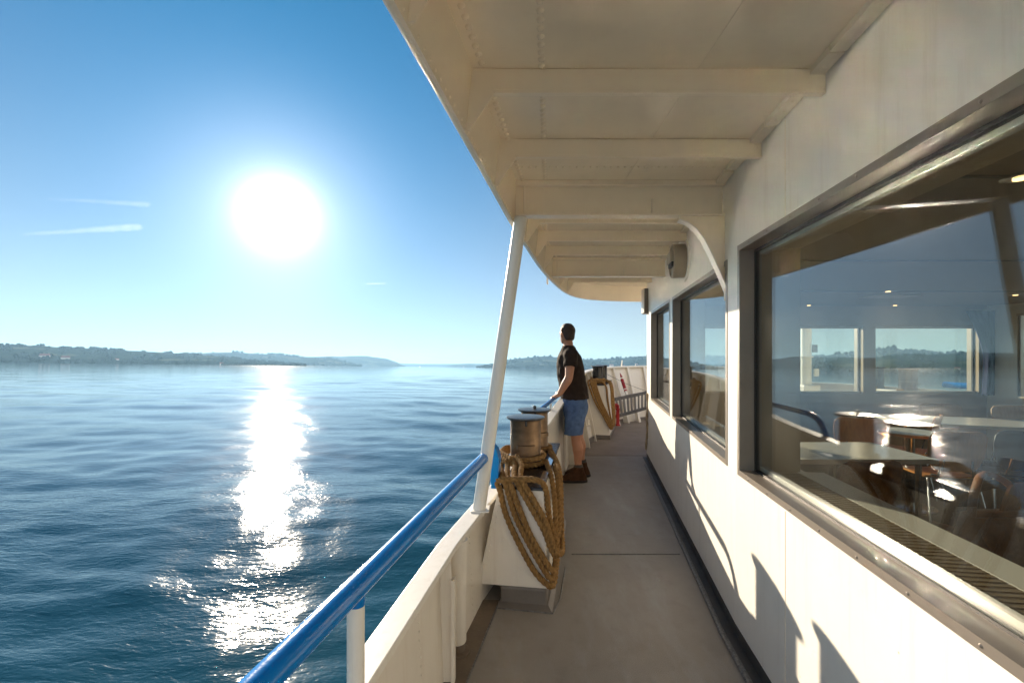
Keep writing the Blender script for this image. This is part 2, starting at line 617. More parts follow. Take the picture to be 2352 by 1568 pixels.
# ------------------------------------------------------------------ plan of the ship
XC = 4.25


def mir(p):
    return V((2 * XC - p[0], *p[1:]))


def lerp_tab(tab, x):
    if x <= tab[0][0]:
        (a, b), (c, d) = tab[0], tab[1]
    elif x >= tab[-1][0]:
        (a, b), (c, d) = tab[-2], tab[-1]
    else:
        for i in range(len(tab) - 1):
            if tab[i][0] <= x <= tab[i + 1][0]:
                (a, b), (c, d) = tab[i], tab[i + 1]
                break
    return b + (d - b) * (x - a) / (c - a)


# bulwark line (outer, at the cap) as x(y), then the rounded bow
BW = [(-3.0, -1.10), (0.5, -0.60), (1.35, -0.465), (2.17, -0.345), (2.75, -0.224), (3.86, 0.110), (4.6, 0.315), (5.5, 0.575), (6.4, 0.78), (7.76, 1.13), (8.6, 1.40), (9.3, 1.74), (9.75, 2.10)]
BOW = [V((2.10, 9.75)), V((2.62, 10.05)), V((3.35, 10.28)), V((4.25, 10.36))]
ZT = [(-3.0, 0.585), (2.75, 0.587), (3.3, 0.63), (3.86, 0.73), (4.6, 0.80), (5.2, 0.885), (5.6, 0.93), (6.4, 0.99), (7.0, 1.08), (8.0, 1.13), (9.75, 1.17), (11, 1.19)]


def bw(y):
    return lerp_tab(BW, y)


# house wall
B0 = V((1.18, 2.40, 0))
A1, A2 = math.radians(7.0), math.radians(10.2)
D1, N1 = V((math.sin(A1), math.cos(A1), 0)), V((math.cos(A1), -math.sin(A1), 0))
D2, N2 = V((math.sin(A2), math.cos(A2), 0)), V((math.cos(A2), -math.sin(A2), 0))
L1, L2 = 4.4, 4.085
HC = B0 + D2 * L2                     # forward corner of the house


def WA(t, s, z):                       # near wall: t aft of the bend, s inboard
    p = B0 - D1 * t + N1 * s
    return V((p.x, p.y, z))


def WF(u, s, z):
    p = B0 + D2 * u + N2 * s
    return V((p.x, p.y, z))


CEIL = 2.47

# ------------------------------------------------------------------ deck
def deck_outline(n_in=0.0):
    ys = [-3.0, -1.0, 0.5, 1.35, 2.17, 2.75, 3.86, 4.6, 5.5, 6.4, 7.76, 8.6, 9.3, 9.75]
    port = [V((bw(y) + n_in, y, 0)) for y in ys] + [V((p.x, p.y - n_in, 0)) for p in BOW[1:]]
    star = [mir(p) for p in reversed(port[:-1])]
    return port + star


ship = thing('ship_hull', 'white passenger ship hull with its grey brown painted deck', 'ship', (0.5, 3.0, 0))
mb = MB()
mb.prism([(p.x + (0.02 if p.x < XC else -0.02), p.y, -0.06) for p in deck_outline()], (0, 0, 0.06))
mb.build('deck', DECK, ship)

# foredeck paint from the front of the house on, and the darker waterway by the bulwark
mb = MB()
mb.prism([V((bw(y) + 0.03, y, 0.001)) for y in (6.52, 7.76, 8.6, 9.3, 9.7)] + [V((2.95, 9.95, 0.001)), V((4.25, 10.2, 0.001)), V((5.55, 9.95, 0.001))] +
         [mir((bw(y) + 0.03, y, 0.001)) for y in (9.7, 9.3, 8.6, 7.76, 6.52)], (0, 0, 0.003))
mb.build('foredeck', DECKF, ship)['label'] = 'browner foredeck beyond the front of the deckhouse'
mb = MB()
wl = [(-2.9, -0.66), (1.0, -0.34), (2.06, -0.205), (2.68, -0.085), (2.74, 0.0)]
mb.prism([V((bw(y) + 0.03, y, 0.001)) for y in (-2.9, 1.35, 2.17, 2.74)] + [V((x, y, 0.001)) for y, x in reversed(wl)], (0, 0, 0.003))
mb.build('waterway', DECKB, ship)['label'] = 'dark brown waterway strip along the foot of the bulwark'
for path, lab in (([V((x, y, 0.003)) for y, x in wl[:4]], 'raised seam between the waterway and the deck'),
                  ([V((-0.085, 2.655, 0.002)), V((0.235, 2.60, 0.002)), V((0.29, 2.75, 0.002)), V((0.37, 3.15, 0.002))], 'raised seam round the foot of the near casing'),
                  ([V((0.44, 3.36, 0.0005)), V((1.24, 3.36, 0.0005))], 'weld seam across the deck')):
    mb = MB()
    mb.tube(path, 0.005, 6)
    mb.build('deck_seam', BEAD, ship, smooth=True)

# ------------------------------------------------------------------ hull below the deck
mb = MB()
ol = deck_outline()
n = len(ol)
rings = []
for z, k in ((-0.02, 0.0), (-1.2, 0.12), (-3.6, 0.35)):
    rings.append([V((p.x + (k if p.x < XC else -k), p.y - (k * 2 if p.y > 9 else 0), z)) for p in ol])
vs = [p for r in rings for p in r]
fs = []
for i in range(2):
    for k in range(n - 1):
        fs.append((i * n + k, i * n + k + 1, (i + 1) * n + k + 1, (i + 1) * n + k))
fs.append((0, n, 2 * n, 3 * n - 1, 2 * n - 1, n - 1))
mb.add(vs, fs)
mb.build('hull_plating', WHITE, ship)

# ------------------------------------------------------------------ bulwark (port side, then bow, then starboard)
def bulwark_run(ys, zt):
    """outer and inner faces of the plate, cap on top"""
    plate, cap = MB(), MB()
    po, pi, ci, cz = [], [], [], []
    for y in ys:
        x = bw(y)
        po.append(V((x, y, 0))); cz.append(zt(y))
    return po, cz


def run_meshes(pts, zs, flare, thick=0.03, capw=0.085, bot=-0.25):
    """pts along the outer top line; inboard is to the right of travel (forward along port)"""
    plate, cap = MB(), MB()
    A, Cc = [], []
    m = len(pts)
    for i, p in enumerate(pts):
        t = (pts[min(i + 1, m - 1)] - pts[max(i - 1, 0)]).normalized()
        nb = V((t.y, -t.x, 0))                 # inboard
        z = zs[i]
        f = flare[i] if isinstance(flare, list) else flare
        A.append([p + nb * f + V((0, 0, bot)), p + V((0, 0, z - 0.011)), p + nb * thick + V((0, 0, z - 0.011)), p + nb * (f + thick) + V((0, 0, bot))])
        Cc.append([p - nb * 0.006 + V((0, 0, z - 0.010)), p - nb * 0.006 + V((0, 0, z)), p + nb * capw + V((0, 0, z)), p + nb * capw + V((0, 0, z - 0.03)), p + nb * (capw - 0.008) + V((0, 0, z - 0.03)), p + nb * (capw - 0.008) + V((0, 0, z - 0.010))])
    plate.rings(A)
    cap.rings(Cc)
    return plate, cap


bulwark = thing('bulwark', 'white steel bulwark with flat cap along the port deck edge', 'bulwark', (bw(2.2), 2.2, 0))
ys = [1.35 + 0.1 * i for i in range(42)] + [5.5]
ys = sorted(set(round(y, 3) for y in ys if y <= 5.5))
pts = [V((bw(y), y, 0)) for y in ys]
pl, cp = run_meshes(pts, [lerp_tab(ZT, y) for y in ys], 0.03)
for m_, ids in ((pl, (2, 3)), (cp, (2, 3, 4, 5))):           # mitred after end
    for k in ids:
        x_, y_, z_ = m_.v[k]
        dy = 0.16 if m_ is cp else 0.055
        m_.v[k] = (x_ - 0.155 * dy, y_ - dy, z_)
cp.build('cap', WHITE, bulwark, bevel=0.003)
# rivet rows on the plate
rv = pl
for yy in (1.78, 2.52):
    for k in range(16):
        z = 0.03 + k * 0.034
        rv.rivet((bw(yy) + 0.06 - 0.03 * z / .59, yy, z), (1, -0.15, 0), 0.005)
pl.build('plate', BULW, bulwark, smooth=True)
# transverse stay near the camera and one at the forward end of the low part
st = MB()
st.prism([(bw(2.06) + 0.035, 2.06, 0.0), (-0.262, 2.06, 0.0), (-0.268, 2.06, 0.40), (bw(2.06) + 0.083, 2.06, 0.556), (bw(2.06) + 0.035, 2.06, 0.572)], (0, 0.010, 0))
st.box(-0.275, -0.258, 2.04, 2.09, 0.0, 0.47)
st.build('stay', BULW, bulwark, bevel=0.002)
st = MB()
st.prism([(0.59, 5.52, 0.0), (0.66, 5.52, 0.0), (0.64, 5.52, 0.86), (0.59, 5.52, 0.915)], (0, 0.012, 0))
st.box(0.632, 0.652, 5.50, 5.55, 0.0, 0.89)
st.build('stay', BULW, bulwark, bevel=0.002)
# vent pipe hanging inside the bulwark, with its deck foot
vp = MB()
vp.lathe([(0.042, 0.055), (0.044, 0.06), (0.044, 0.30), (0.050, 0.40), (0.050, 0.562)], (-0.272, 2.27, 0), n=28)
vp.build('vent_pipe', BULW, bulwark, smooth=True)
vp = MB()
vp.lathe([(0.058, 0.004), (0.058, 0.012), (0.034, 0.016), (0.030, 0.06), (0.0, 0.06)], (-0.268, 2.27, 0), n=28)
vp.build('pipe_foot', DECKB, bulwark, smooth=True)

bow = thing('bow_bulwark', 'tall white flared bulwark with stiffeners round the bow', 'bulwark', (1.3, 7.7, 0))
ys = [5.5 + 0.15 * i for i in range(29)]
ys = [y for y in ys if y < 9.7] + [9.75]
pts = [V((bw(y), y, 0)) for y in ys] + [V((p.x, p.y, 0)) for p in BOW[1:]]
zs = [lerp_tab(ZT, p.y) for p in pts]
fl = [0.03 + 0.28 * min(1, max(0, (p.y - 6.2) / 2.6)) for p in pts]
sp = [mir(p) for p in reversed(pts[:-1])]
szs = [0.95 if p.y > 9.9 else 0.84 for p in sp]
szs[0], szs[1] = 1.14, 1.05
pl, cp = run_meshes(pts + sp, zs + szs, fl + list(reversed(fl[:-1])), capw=0.10)
pl.build('plate', BULW, bow, smooth=True)
cp.build('cap', WHITE, bow, bevel=0.003)
sp2 = [V((2 * XC - bw(y), y, 0)) for y in [5.5 - 0.5 * i for i in range(17)]]
pl, cp = run_meshes(sp2, [0.84] * len(sp2), 0.03)
pl.build('plate', BULW, bow, smooth=True)
cp.build('cap', WHITE, bow, bevel=0.003)
# stiffeners on the inside of the bow
def along(pts, d):
    acc = 0
    for i in range(len(pts) - 1):
        l = (pts[i + 1] - pts[i]).length
        if acc + l >= d:
            t = (pts[i + 1] - pts[i]).normalized()
            return pts[i] + t * (d - acc), t, i
        acc += l
    return pts[-1], (pts[-1] - pts[-2]).normalized(), len(pts) - 1


allp = pts + sp
for d in [0.55, 1.1, 1.65, 2.2, 2.75, 3.2, 3.65, 4.1, 4.55, 5.0, 5.45, 5.9, 6.35, 6.8, 7.25, 7.7, 8.4]:
    p, t, i = along(allp, d)
    nb = V((t.y, -t.x, 0))
    z = (zs + szs)[i]
    f = (fl + list(reversed(fl[:-1])))[i]
    st = MB()
    a, b = p + nb * (0.03 + f * 0.97) + V((0, 0, 0.0)), p + nb * 0.03 + V((0, 0, z - 0.03))
    st.prism([a - t * .006, a + nb * 0.11 - t * .006, b + nb * 0.055 - t * .006, b - t * .006], t * 0.012)
    st.obox(a + nb * 0.11, b + nb * 0.058, 0.055, 0.010, up=nb)
    st.build('stiffener', BULW, bow)
    if d > 2:
        fo = MB()
        q0, q1 = a + nb * 0.004 + t * 0.02, a + nb * 0.004 + t * 0.40
        fo.obox(q0 + V((0, 0, 0.045)), q1 + V((0, 0, 0.045)), 0.02, 0.08)
        fo.build('foot_strip', PLINTH, bow)
# round fairlead hole near the top of the bow plate
p, t, i = along(allp, 5.72)
nb = V((t.y, -t.x, 0))
fh = MB()
fh.lathe([(0.075, -0.012), (0.085, 0.0), (0.085, 0.02), (0.075, 0.026), (0.07, 0.012), (0.0, 0.012)], p + nb * 0.07 + V((0, 0, 1.0)), axis=nb, n=24)
fh.build('fairlead', DARKIN, bow, smooth=True)
# low lining box with grey foot behind the man
lb = MB()
lb.hexa([(0.70, 6.45, 0.0), (0.80, 6.42, 0.0), (1.42, 7.72, 0.0), (1.30, 7.80, 0.0), (0.68, 6.5, 0.36), (0.76, 6.46, 0.36), (1.37, 7.74, 0.36), (1.28, 7.80, 0.36)])
lb.build('lining_box', BULW, bow, bevel=0.004)
lb = MB()
lb.hexa([(0.78, 6.40, 0.004), (0.815, 6.40, 0.004), (1.435, 7.70, 0.004), (1.40, 7.72, 0.004), (0.78, 6.40, 0.085), (0.812, 6.40, 0.085), (1.432, 7.70, 0.085), (1.40, 7.72, 0.085)])
lb.build('foot_strip', PLINTH, bow)
tp = MB()
tp.tube(crom([(0.815, 6.62, 0.22), (0.86, 6.60, 0.22), (0.89, 6.60, 0.19)], .01), 0.012, 8)
tp.ball((0.86, 6.60, 0.235), 0.014)
tp.build('drain_tap', CHROME, bow, smooth=True)
hk = MB()
hk.box(1.10, 1.20, 7.14, 7.17, 0.34, 0.46)
hk.box(1.08, 1.22, 7.05, 7.17, 0.33, 0.345)
hk.tube([(1.12, 7.1, .46), (1.12, 7.1, .54), (1.15, 7.08, .55)], 0.008, 6)
hk.build('cleat_shelf', BULW, bow)

# ------------------------------------------------------------------ blue handrails
rail = thing('handrail', 'thick blue tubular handrail ending at the leaning white post', 'handrail', (-0.3, 2.0, 0.888), 'blue handrails')
mb = MB()
mb.tube(crom([(-0.945, -2.0, 0.888), (-0.588, 0.1, 0.888), (-0.4626, 0.839, 0.888), (-0.376, 1.345, 0.888), (-0.294, 1.83, 0.888), (-0.163, 2.60, 0.888)], 0.08), 0.0305, 28)
mb.build('rail', BLUE, rail, smooth=True)
for y, x in ((1.20, -0.404), (-0.4, -0.673)):
    mb = MB()
    mb.tube([(x - 0.008, y, -0.05), (x - 0.008, y, 0.835)], 0.0225, 20)
    mb.build('stanchion', WHITE, rail, smooth=True)
    mb = MB()
    mb.tube([(x - 0.008, y, 0.832), (x - 0.004, y, 0.885)], 0.0229, 20)
    mb.build('stanchion_head', BLUE, rail, smooth=True)
# fin plate beyond the post
mb = MB()
fin = [P(1127, 1122, 2.72), P(1143, 1122, 2.72), P(1146, 1060, 2.72), P(1144, 1045, 2.72), P(1139, 1032, 2.72), P(1132, 1026, 2.72), P(1127, 1030, 2.72)]
mb.prism(fin, (0.012, 0.10, 0))
mb.build('end_fin', BLUE, rail, bevel=0.003)

rail2 = thing('handrail', 'blue handrail under the man\'s hand beyond the bollards', 'handrail', (0.5, 5.2, 0.95), 'blue handrails')
mb = MB()
RP = [(0.215, 4.24, 0.76), (0.232, 4.30, 0.86), (0.262, 4.40, 0.92), (0.31, 4.56, 0.935), (0.463, 5.15, 0.952), (0.60, 5.65, 0.968), (0.73, 6.15, 0.985)]
mb.tube(crom(RP, 0.03), 0.024, 20)
mb.build('rail', BLUE, rail2, smooth=True)
for y, x, z in ((5.0, 0.425, 0.94), (5.9, 0.665, 0.97)):
    mb = MB()
    mb.tube([(x, y, lerp_tab(ZT, y) - 0.01), (x, y, z)], 0.012, 12)
    mb.build('stanchion', WHITE, rail2, smooth=True)

rail3 = thing('handrail', 'short blue handrail on the starboard bulwark seen through the saloon', 'handrail', (7.7, 7.6, 0.9), 'blue handrails')
mb = MB()
mb.tube([(2 * XC - bw(y), y, 0.93) for y in (5.6, 6.4, 7.0, 7.76)], 0.05, 14)
mb.build('rail', BLUE, rail3, smooth=True)
for y in (6.0, 7.4):
    mb = MB()
    mb.tube([(2 * XC - bw(y), y, 0.83), (2 * XC - bw(y), y, 0.92)], 0.02, 10)
    mb.build('stanchion', WHITE, rail3, smooth=True)

# ------------------------------------------------------------------ leaning support post
post = thing('support_post', 'white tubular post leaning out from the bulwark cap to the deck overhang', 'post', P(1100, 1172, 2.62))
mb = MB()
mb.tube([P(1099, 1180, 2.62), P(1196, 500, 2.62)], 0.037, 32)
mb.build('tube', WHITE, post, smooth=True)
mb = MB()
t_ = (P(1196, 500, 2.62) - P(1099, 1180, 2.62)).normalized()
mb.box(-0.235, -0.13, 2.57, 2.68, 0.586, 0.594)
mb.build('foot_plate', WHITE, post, bevel=0.002)

# ------------------------------------------------------------------ deck overhang
OUT = [(-0.725, -2.0), (-0.418, 0.0), (-0.173, 1.56), (-0.093, 2.077), (-0.015, 2.59), (0.05, 2.98), (0.112, 3.32), (0.235, 4.0), (0.388, 4.72), (0.57, 5.45), (0.72, 5.95), (0.86, 6.28), (1.02, 6.52), (1.2, 6.68), (1.45, 6.81), (1.75, 6.89), (2.1, 6.95), (3.0, 7.02), (4.25, 7.06)]
out_c = crom([V((x, y, 0)) for x, y in OUT], 0.12)
over = thing('deck_overhang', 'cream painted underside of the upper deck overhanging the walkway, riveted plates', 'overhang', (0.5, 2.4, CEIL))
mb = MB()
full = [V((p.x + 0.03, p.y - (0.02 if p.y > 6.5 else 0), CEIL)) for p in out_c]
full = full + [mir(p) for p in reversed(full[:-1])]
mb = MB()
rr = []
for i, p in enumerate(out_c):
    t = (out_c[min(i + 1, len(out_c) - 1)] - out_c[max(i - 1, 0)]).normalized()
    nb = V((t.y, -t.x, 0))
    rr.append([p + V((0, 0, 2.25)), p + nb * 0.034 + V((0, 0, 2.54)), p + nb * 0.046 + V((0, 0, 2.54)), p + nb * 0.012 + V((0, 0, 2.25))])
mb.rings(rr)
rv = mb
acc = 0
for i in range(len(out_c) - 1):
    a, b = out_c[i], out_c[i + 1]
    t = (b - a).normalized()
    nb = V((t.y, -t.x, 0))
    l = (b - a).length
    while acc < l:
        p = a + t * acc
        rv.rivet(p + nb * 0.0145 + V((0, 0, 2.267)), nb, 0.0055)
        acc += 0.045
    acc -= l
fas = mb.build('fascia', CREAM, over, smooth=True)
mb = MB()
mb.tube([p - V((0.006, 0, 0)) + V((0, 0, 2.256)) for p in out_c], 0.009, 8)
mb.build('rim_bead', WHITE, fas, smooth=True)
# ceiling rivets
rv = MB()
rv.prism(full, (0, 0, 0.06))
# lap seams of the ceiling plating
rv.prism([(0.640, -2, CEIL - 0.003), (0.650, -2, CEIL - 0.003), (0.650, 6.5, CEIL - 0.003), (0.640, 6.5, CEIL - 0.003)], (0, 0, 0.004))

y = 0.9
while y < 6.6:
    x = 0.077 + 0.082 * (y - 1.258)
    rv.rivet((x, y, CEIL), (0, 0, -1), 0.0125)
    y += 0.036
y = 0.9
while y < 5.2:
    x = lerp_tab([(b, a) for a, b in OUT], y) + 0.075
    rv.rivet((x, y, CEIL), (0, 0, -1), 0.0125)
    y += 0.042
for yy, dx, x0 in ((2.40, 0.036, 0.02), (4.53, 0.036, 0.42)):
    x = x0
    while x < 1.15 + (yy - 2.4) * 0.18:
        rv.rivet((x, yy, CEIL), (0, 0, -1), 0.008)
        x += dx
rv.build('ceiling_plate', CREAMP, over, smooth=True)


def wall_x(y):
    return B0.x + (y - B0.y) * math.tan(A1 if y < B0.y else A2)


def out_x(y):
    return lerp_tab([(b, a) for a, b in OUT[:14]], y)


def gusset(y, zlow, xr):
    xo = out_x(y)
    g = MB()
    g.prism([(xo + 0.014, y, 2.256), (xo + 0.030, y, 2.258), (xr - 0.005, y, zlow), (xr, y, CEIL - 0.002), (xo + 0.038, y, CEIL - 0.002)], (0, 0.008, 0))
    return g


for y in (-1.02, -0.505, 0.53, 1.045, 1.56, 2.077, 3.145, 3.66, 4.19, 5.3, 5.85):
    z0 = 2.386
    xo = out_x(y) + 0.11
    b = MB()
    b.box(xo, wall_x(y) + 0.0, y, y + 0.012, z0, CEIL - 0.002)
    b.box(xo, wall_x(y) + 0.0, y - 0.002, y + 0.022, z0 - 0.004, z0 + 0.010)
    bo = b.build('beam', CREAM, over, bevel=0.003)
    gusset(y, z0, xo + 0.01).build('gusset', CREAM, bo)
for y in (0.01, 2.59, 4.72):
    xo = out_x(y) + 0.035
    z0 = 2.283
    b = MB()
    b.box(xo, wall_x(y), y + 0.03, y + 0.042, z0, CEIL - 0.002)
    b.box(xo, wall_x(y), y, y + 0.075, z0 - 0.010, z0 + 0.002)
    b.box(xo, wall_x(y), y - 0.01, y + 0.03, CEIL - 0.028, CEIL - 0.001)       # angle along the ceiling
    b.box(0.80 + (y - 2.59) * .17, 0.808 + (y - 2.59) * .17, y + 0.004, y + 0.03, z0, z0 + 0.09)
    b.box(xo + 0.045, xo + 0.055, y + 0.004, y + 0.03, z0, CEIL - .03)
    b.build('deep_beam', CREAM, over, bevel=0.003)
# angle bar and bolts where the plating meets the house
b = MB()
for k in range(9):
    t0, t1 = 4.3 - k * 0.477, 4.3 - (k + 1) * 0.477 + 0.01
    b.obox(WA(t0, -0.03, CEIL - 0.012), WA(t1, -0.03, CEIL - 0.012), 0.05, 0.022)
for k in range(8):
    u0, u1 = 0.02 + k * 0.5, 0.02 + (k + 1) * 0.5
    b.obox(WF(u0, -0.03, CEIL - 0.012), WF(min(u1, L2), -0.03, CEIL - 0.012), 0.05, 0.022)
for k in range(60):
    b.rivet(WA(0.05 + k * 0.07, -0.03, CEIL - 0.023), (0, 0, -1), 0.007)
b.build('wall_angle', CREAM, over)
# curved knee under the deep beam
kn = MB()
K = [P(1560, 505, 2.60), P(1578, 511, 2.60), P(1598, 526, 2.60), P(1615, 548, 2.60), P(1630, 577, 2.60), P(1648, 615, 2.60), P(1664, 652, 2.60), P(1680, 690, 2.60)]
K = [p + V((0, 0, 0)) for p in K]
xw2 = wall_x(2.6)
kn.prism([p + V((0.004, 0, 0)) for p in K] + [V((xw2, 2.6, K[-1].z)), V((xw2, 2.6, 2.272)), V((K[0].x, 2.6, 2.272))], (0, 0.010, 0))
fl_ = MB()
rr = []
for i, p in enumerate(K):
    t = (K[min(i + 1, len(K) - 1)] - K[max(i - 1, 0)]).normalized()
    nn = V((-t.z, 0, t.x))
    if nn.x > 0: nn = -nn
    rr.append([p + V((0, -0.022, 0)), p + V((0, 0.032, 0)), p + V((0, 0.032, 0)) + nn * 0.008, p + V((0, -0.022, 0)) + nn * 0.008])
fl_.rings(rr)
kb = kn.build('knee_plate', CREAM, over)
fl_.build('knee_flange', WHITE, kb, bevel=0.002)

# ------------------------------------------------------------------ deckhouse
house = thing('deckhouse', 'white deckhouse wall of the saloon with large framed windows', 'deckhouse', (1.18, 2.4, 0))


def panel(fn, a, b, z0, z1, s0=0.0, s1=0.09):
    m = MB()
    m.hexa([fn(a, s0, z0), fn(b, s0, z0), fn(b, s1, z0), fn(a, s1, z0), fn(a, s0, z1), fn(b, s0, z1), fn(b, s1, z1), fn(a, s1, z1)])
    return m


def wall_with(fn, length, ops, mt, zt=CEIL, s0=0.0, s1=0.09, name='wall'):
    m = MB()
    e = 0
    zs0 = min([o[2] for o in ops])
    zs1 = max([o[3] for o in ops])

    def add(a, b, z0, z1):
        q = panel(fn, a, b, z0, z1, s0, s1)
        m.add(q.v, q.f)
    add(0, length, 0.0, zs0)
    add(0, length, zs1, zt)
    for a, b, z0, z1 in ops:
        add(e, a, zs0, zs1)
        e = b
        if z1 < zs1: add(a, b, z1, zs1)
        if z0 > zs0: add(a, b, zs0, z0)
    add(e, length, zs0, zs1)
    return m.build(name, mt, house)


OPA = [(0.06, 2.55, 0.885, 2.02), (2.75, 4.25, 0.885, 2.02)]
OPF = [(0.173, 1.94, 0.885, 1.985), (2.134, 3.597, 0.885, 1.985)]
wa = wall_with(WA, L1, OPA, WHITE)
wf = wall_with(WF, L2, OPF, WHITE)
wall_with(WA, L1, OPA, INTWALL, 2.3, 0.092, 0.29, 'inner_lining')
wall_with(WF, L2, OPF, INTWALL, 2.3, 0.092, 0.29, 'inner_lining')


def window(fn, a, b, z0, z1, sgn=1, fw=0.026, rec=0.075):
    """proud flange ring, reveal lining, gasket and glass for an opening"""
    e = 0.0025
    fr = MB()

    def bar(a0, a1, zz0, zz1, s0, s1):
        q = panel(fn, a0, a1, zz0, zz1, s0, s1)
        fr.add(q.v, q.f)
    th = 0.004
    bar(a - fw, a + e, z0 - fw, z1 + fw, -th, 0.001)
    bar(b - e, b + fw, z0 - fw, z1 + fw, -th, 0.001)
    bar(a + e, b - e, z0 - fw, z0 + e, -th, 0.001)
    bar(a + e, b - e, z1 - e, z1 + fw, -th, 0.001)
    # reveals
    bar(a, a + e, z0, z1, 0.001, rec + 0.03)
    bar(b - e, b, z0, z1, 0.001, rec + 0.03)
    bar(a + e, b - e, z0, z0 + e, 0.001, rec + 0.03)
    bar(a + e, b - e, z1 - e, z1, 0.001, rec + 0.03)
    rv = fr
    k = 0.12
    d = 1
    while a + k < b - 0.05:
        for zz in (z1 + 0.012, z0 - 0.013):
            p0, p1 = fn(a + k, -0.0045, zz), fn(a + k, -1, zz)
            rv.rivet(p0, p1 - p0, 0.005)
        k += 0.21
    w = fr.build('window_frame', FRAME, house)
    g = MB()
    gw = 0.012

    def gb(a0, a1, zz0, zz1):
        q = panel(fn, a0, a1, zz0, zz1, rec - 0.006, rec + 0.014)
        g.add(q.v, q.f)
    gb(a + e, a + e + gw, z0 + e, z1 - e)
    gb(b - e - gw, b - e, z0 + e, z1 - e)
    gb(a + e + gw, b - e - gw, z0 + e, z0 + e + gw * 0.7)
    gb(a + e + gw, b - e - gw, z1 - e - gw, z1 - e)
    g.build('gasket', GASKET, w)
    q = panel(fn, a + e + gw * .5, b - e - gw * .5, z0 + e + gw * .5, z1 - e - gw * .5, rec, rec + 0.008)
    # outward-facing normals for the pane
    import bmesh
    o = q.build('glass_pane', GLASS, w)
    bm = bmesh.new(); bm.from_mesh(o.data); bmesh.ops.recalc_face_normals(bm, faces=bm.faces); bm.to_mesh(o.data); bm.free()
    # pale inner sash
    for zz0, zz1 in ((z0 + e, z0 + 0.028), (z1 - 0.028, z1 - e)):
        panel(fn, a + e, b - e, zz0, zz1, rec + 0.022, rec + 0.05).build('sash', TABLET, w)
    return w


for o in OPA: window(WA, *o)
for o in OPF: window(WF, *o)

# front, starboard and rear walls
FX0 = HC.x
FY = HC.y


def WX(x, s, z):                       # front wall, x absolute along it from the port corner
    return V((FX0 + x, FY - s, z))


FL = 2 * (XC - FX0)
OPX = [(0.28, 1.15, 0.92, 1.84), (1.30, 2.93, 0.92, 1.84), (3.10, 4.52, 0.92, 1.84)]
wall_with(WX, FL, OPX, WHITE, CEIL, 0.0, 0.09, 'front_wall')
m_ = wall_with(WX, FL, OPX, INTWALL, 2.3, 0.092, 0.16, 'front_lining')
for o in OPX: window(WX, *o)


def WS(u, s, z):
    p = B0 + D2 * u + N2 * s
    return V((2 * XC - p.x, p.y, z))


wall_with(WS, L2, [(0.3, 1.9, 0.885, 1.985), (2.1, 3.6, 0.885, 1.985)], WHITE, CEIL, 0, 0.09, 'starboard_wall')
for o in [(0.3, 1.9, 0.885, 1.985), (2.1, 3.6, 0.885, 1.985)]: window(WS, *o)


def WS2(t, s, z):
    p = B0 - D1 * t + N1 * s
    return V((2 * XC - p.x, p.y, z))


wall_with(WS2, L1, [(0.2, 2.2, 0.885, 1.985), (2.4, 4.1, 0.885, 1.985)], WHITE, CEIL, 0, 0.09, 'starboard_wall')
for o in [(0.2, 2.2, 0.885, 1.985), (2.4, 4.1, 0.885, 1.985)]: window(WS2, *o)
rw = MB()
pr = WA(L1, 0, 0)
rw.box(pr.x, 2 * XC - pr.x, pr.y - 0.1, pr.y, 0, CEIL)
rw.build('rear_wall', INTWALL, house)
# interior floor and ceiling
fl0 = [WA(L1, 0.095, 0.0), WA(0.0, 0.095, 0), WF(L2 - 0.1, 0.095, 0)]
fl0 = [V((p.x, min(p.y, FY - 0.10), 0.002)) for p in fl0]
mb = MB()
mb.prism(fl0 + [mir(p) for p in reversed(fl0)], (0, 0, 0.01))
mb.build('interior_floor', INTDARK, house)
mb = MB()
mb.prism([V((p.x, p.y, 2.12)) for p in fl0 + [mir(p) for p in reversed(fl0)]], (0, 0, 0.02))
ceil_o = mb.build('interior_ceiling', PERF, house)
for y in (1.6, 3.1, 4.7):
    mb = MB()
    mb.box(wall_x(y) + 0.3, 2 * XC - wall_x(y) - .3, y, y + 0.015, 2.112, 2.119)
    mb.build('ceiling_joint', DARKIN, ceil_o)
mb = MB()
mb.box(4.0, 4.5, 5.0, 5.25, 2.108, 2.119)
mb.build('ceiling_vent', TABLET, ceil_o)
for vx, vy in ((2040, 668), (1858, 704), (2056, 705), (2332, 676), (2345, 405)):
    Y = 0.618 * F0 / (806 - vy)
    if Y > 6.2: Y = 6.1
    p = P(vx, vy, Y)
    m = MB()
    m.lathe([(0.045, 0.0), (0.055, 0.004), (0.055, -0.004), (0.035, -0.006), (0.0, -0.003)], (p.x, p.y, 2.117), n=18)
    dn = m.build('downlight', CHROME, ceil_o, smooth=True)
    m = MB()
    m.lathe([(0.022, 0.0), (0.022, -0.004), (0.0, -0.005)], (p.x, p.y, 2.1105), n=14)
    m.build('bulb', ORANGEL, dn)
# heater sill inside the windows
for fn, a, b in ((WA, 0.0, L1), (WF, 0.05, L2 - 0.2)):
    q = panel(fn, a, b, 0.80, 0.842, 0.292, 0.40)
    so_ = q.build('inner_sill', TABLET, house, bevel=0.003)
    q = panel(fn, a, b, 0.02, 0.798, 0.294, 0.36)
    q.build('heater_casing', INTWALL, house)
sl_ = MB()
k = 0
t = 0.09
while t < 2.5:
    q = panel(WA, t, t + 0.014, 0.872, 0.888, 0.145, 0.275)
    sl_.add(q.v, q.f)
    t += 0.026
sl_.build('heater_grille', mat('grille_brown', (0.26, 0.19, 0.12), 0.45, metal=0.3), house)
q = panel(WA, 0.06, 2.55, 0.8845, 0.888, 0.106, 0.144); q.build('inner_sill', TABLET, house)
q = panel(WA, 0.06, 2.55, 0.8845, 0.889, 0.276, 0.40); q.build('inner_sill', TABLET, house)

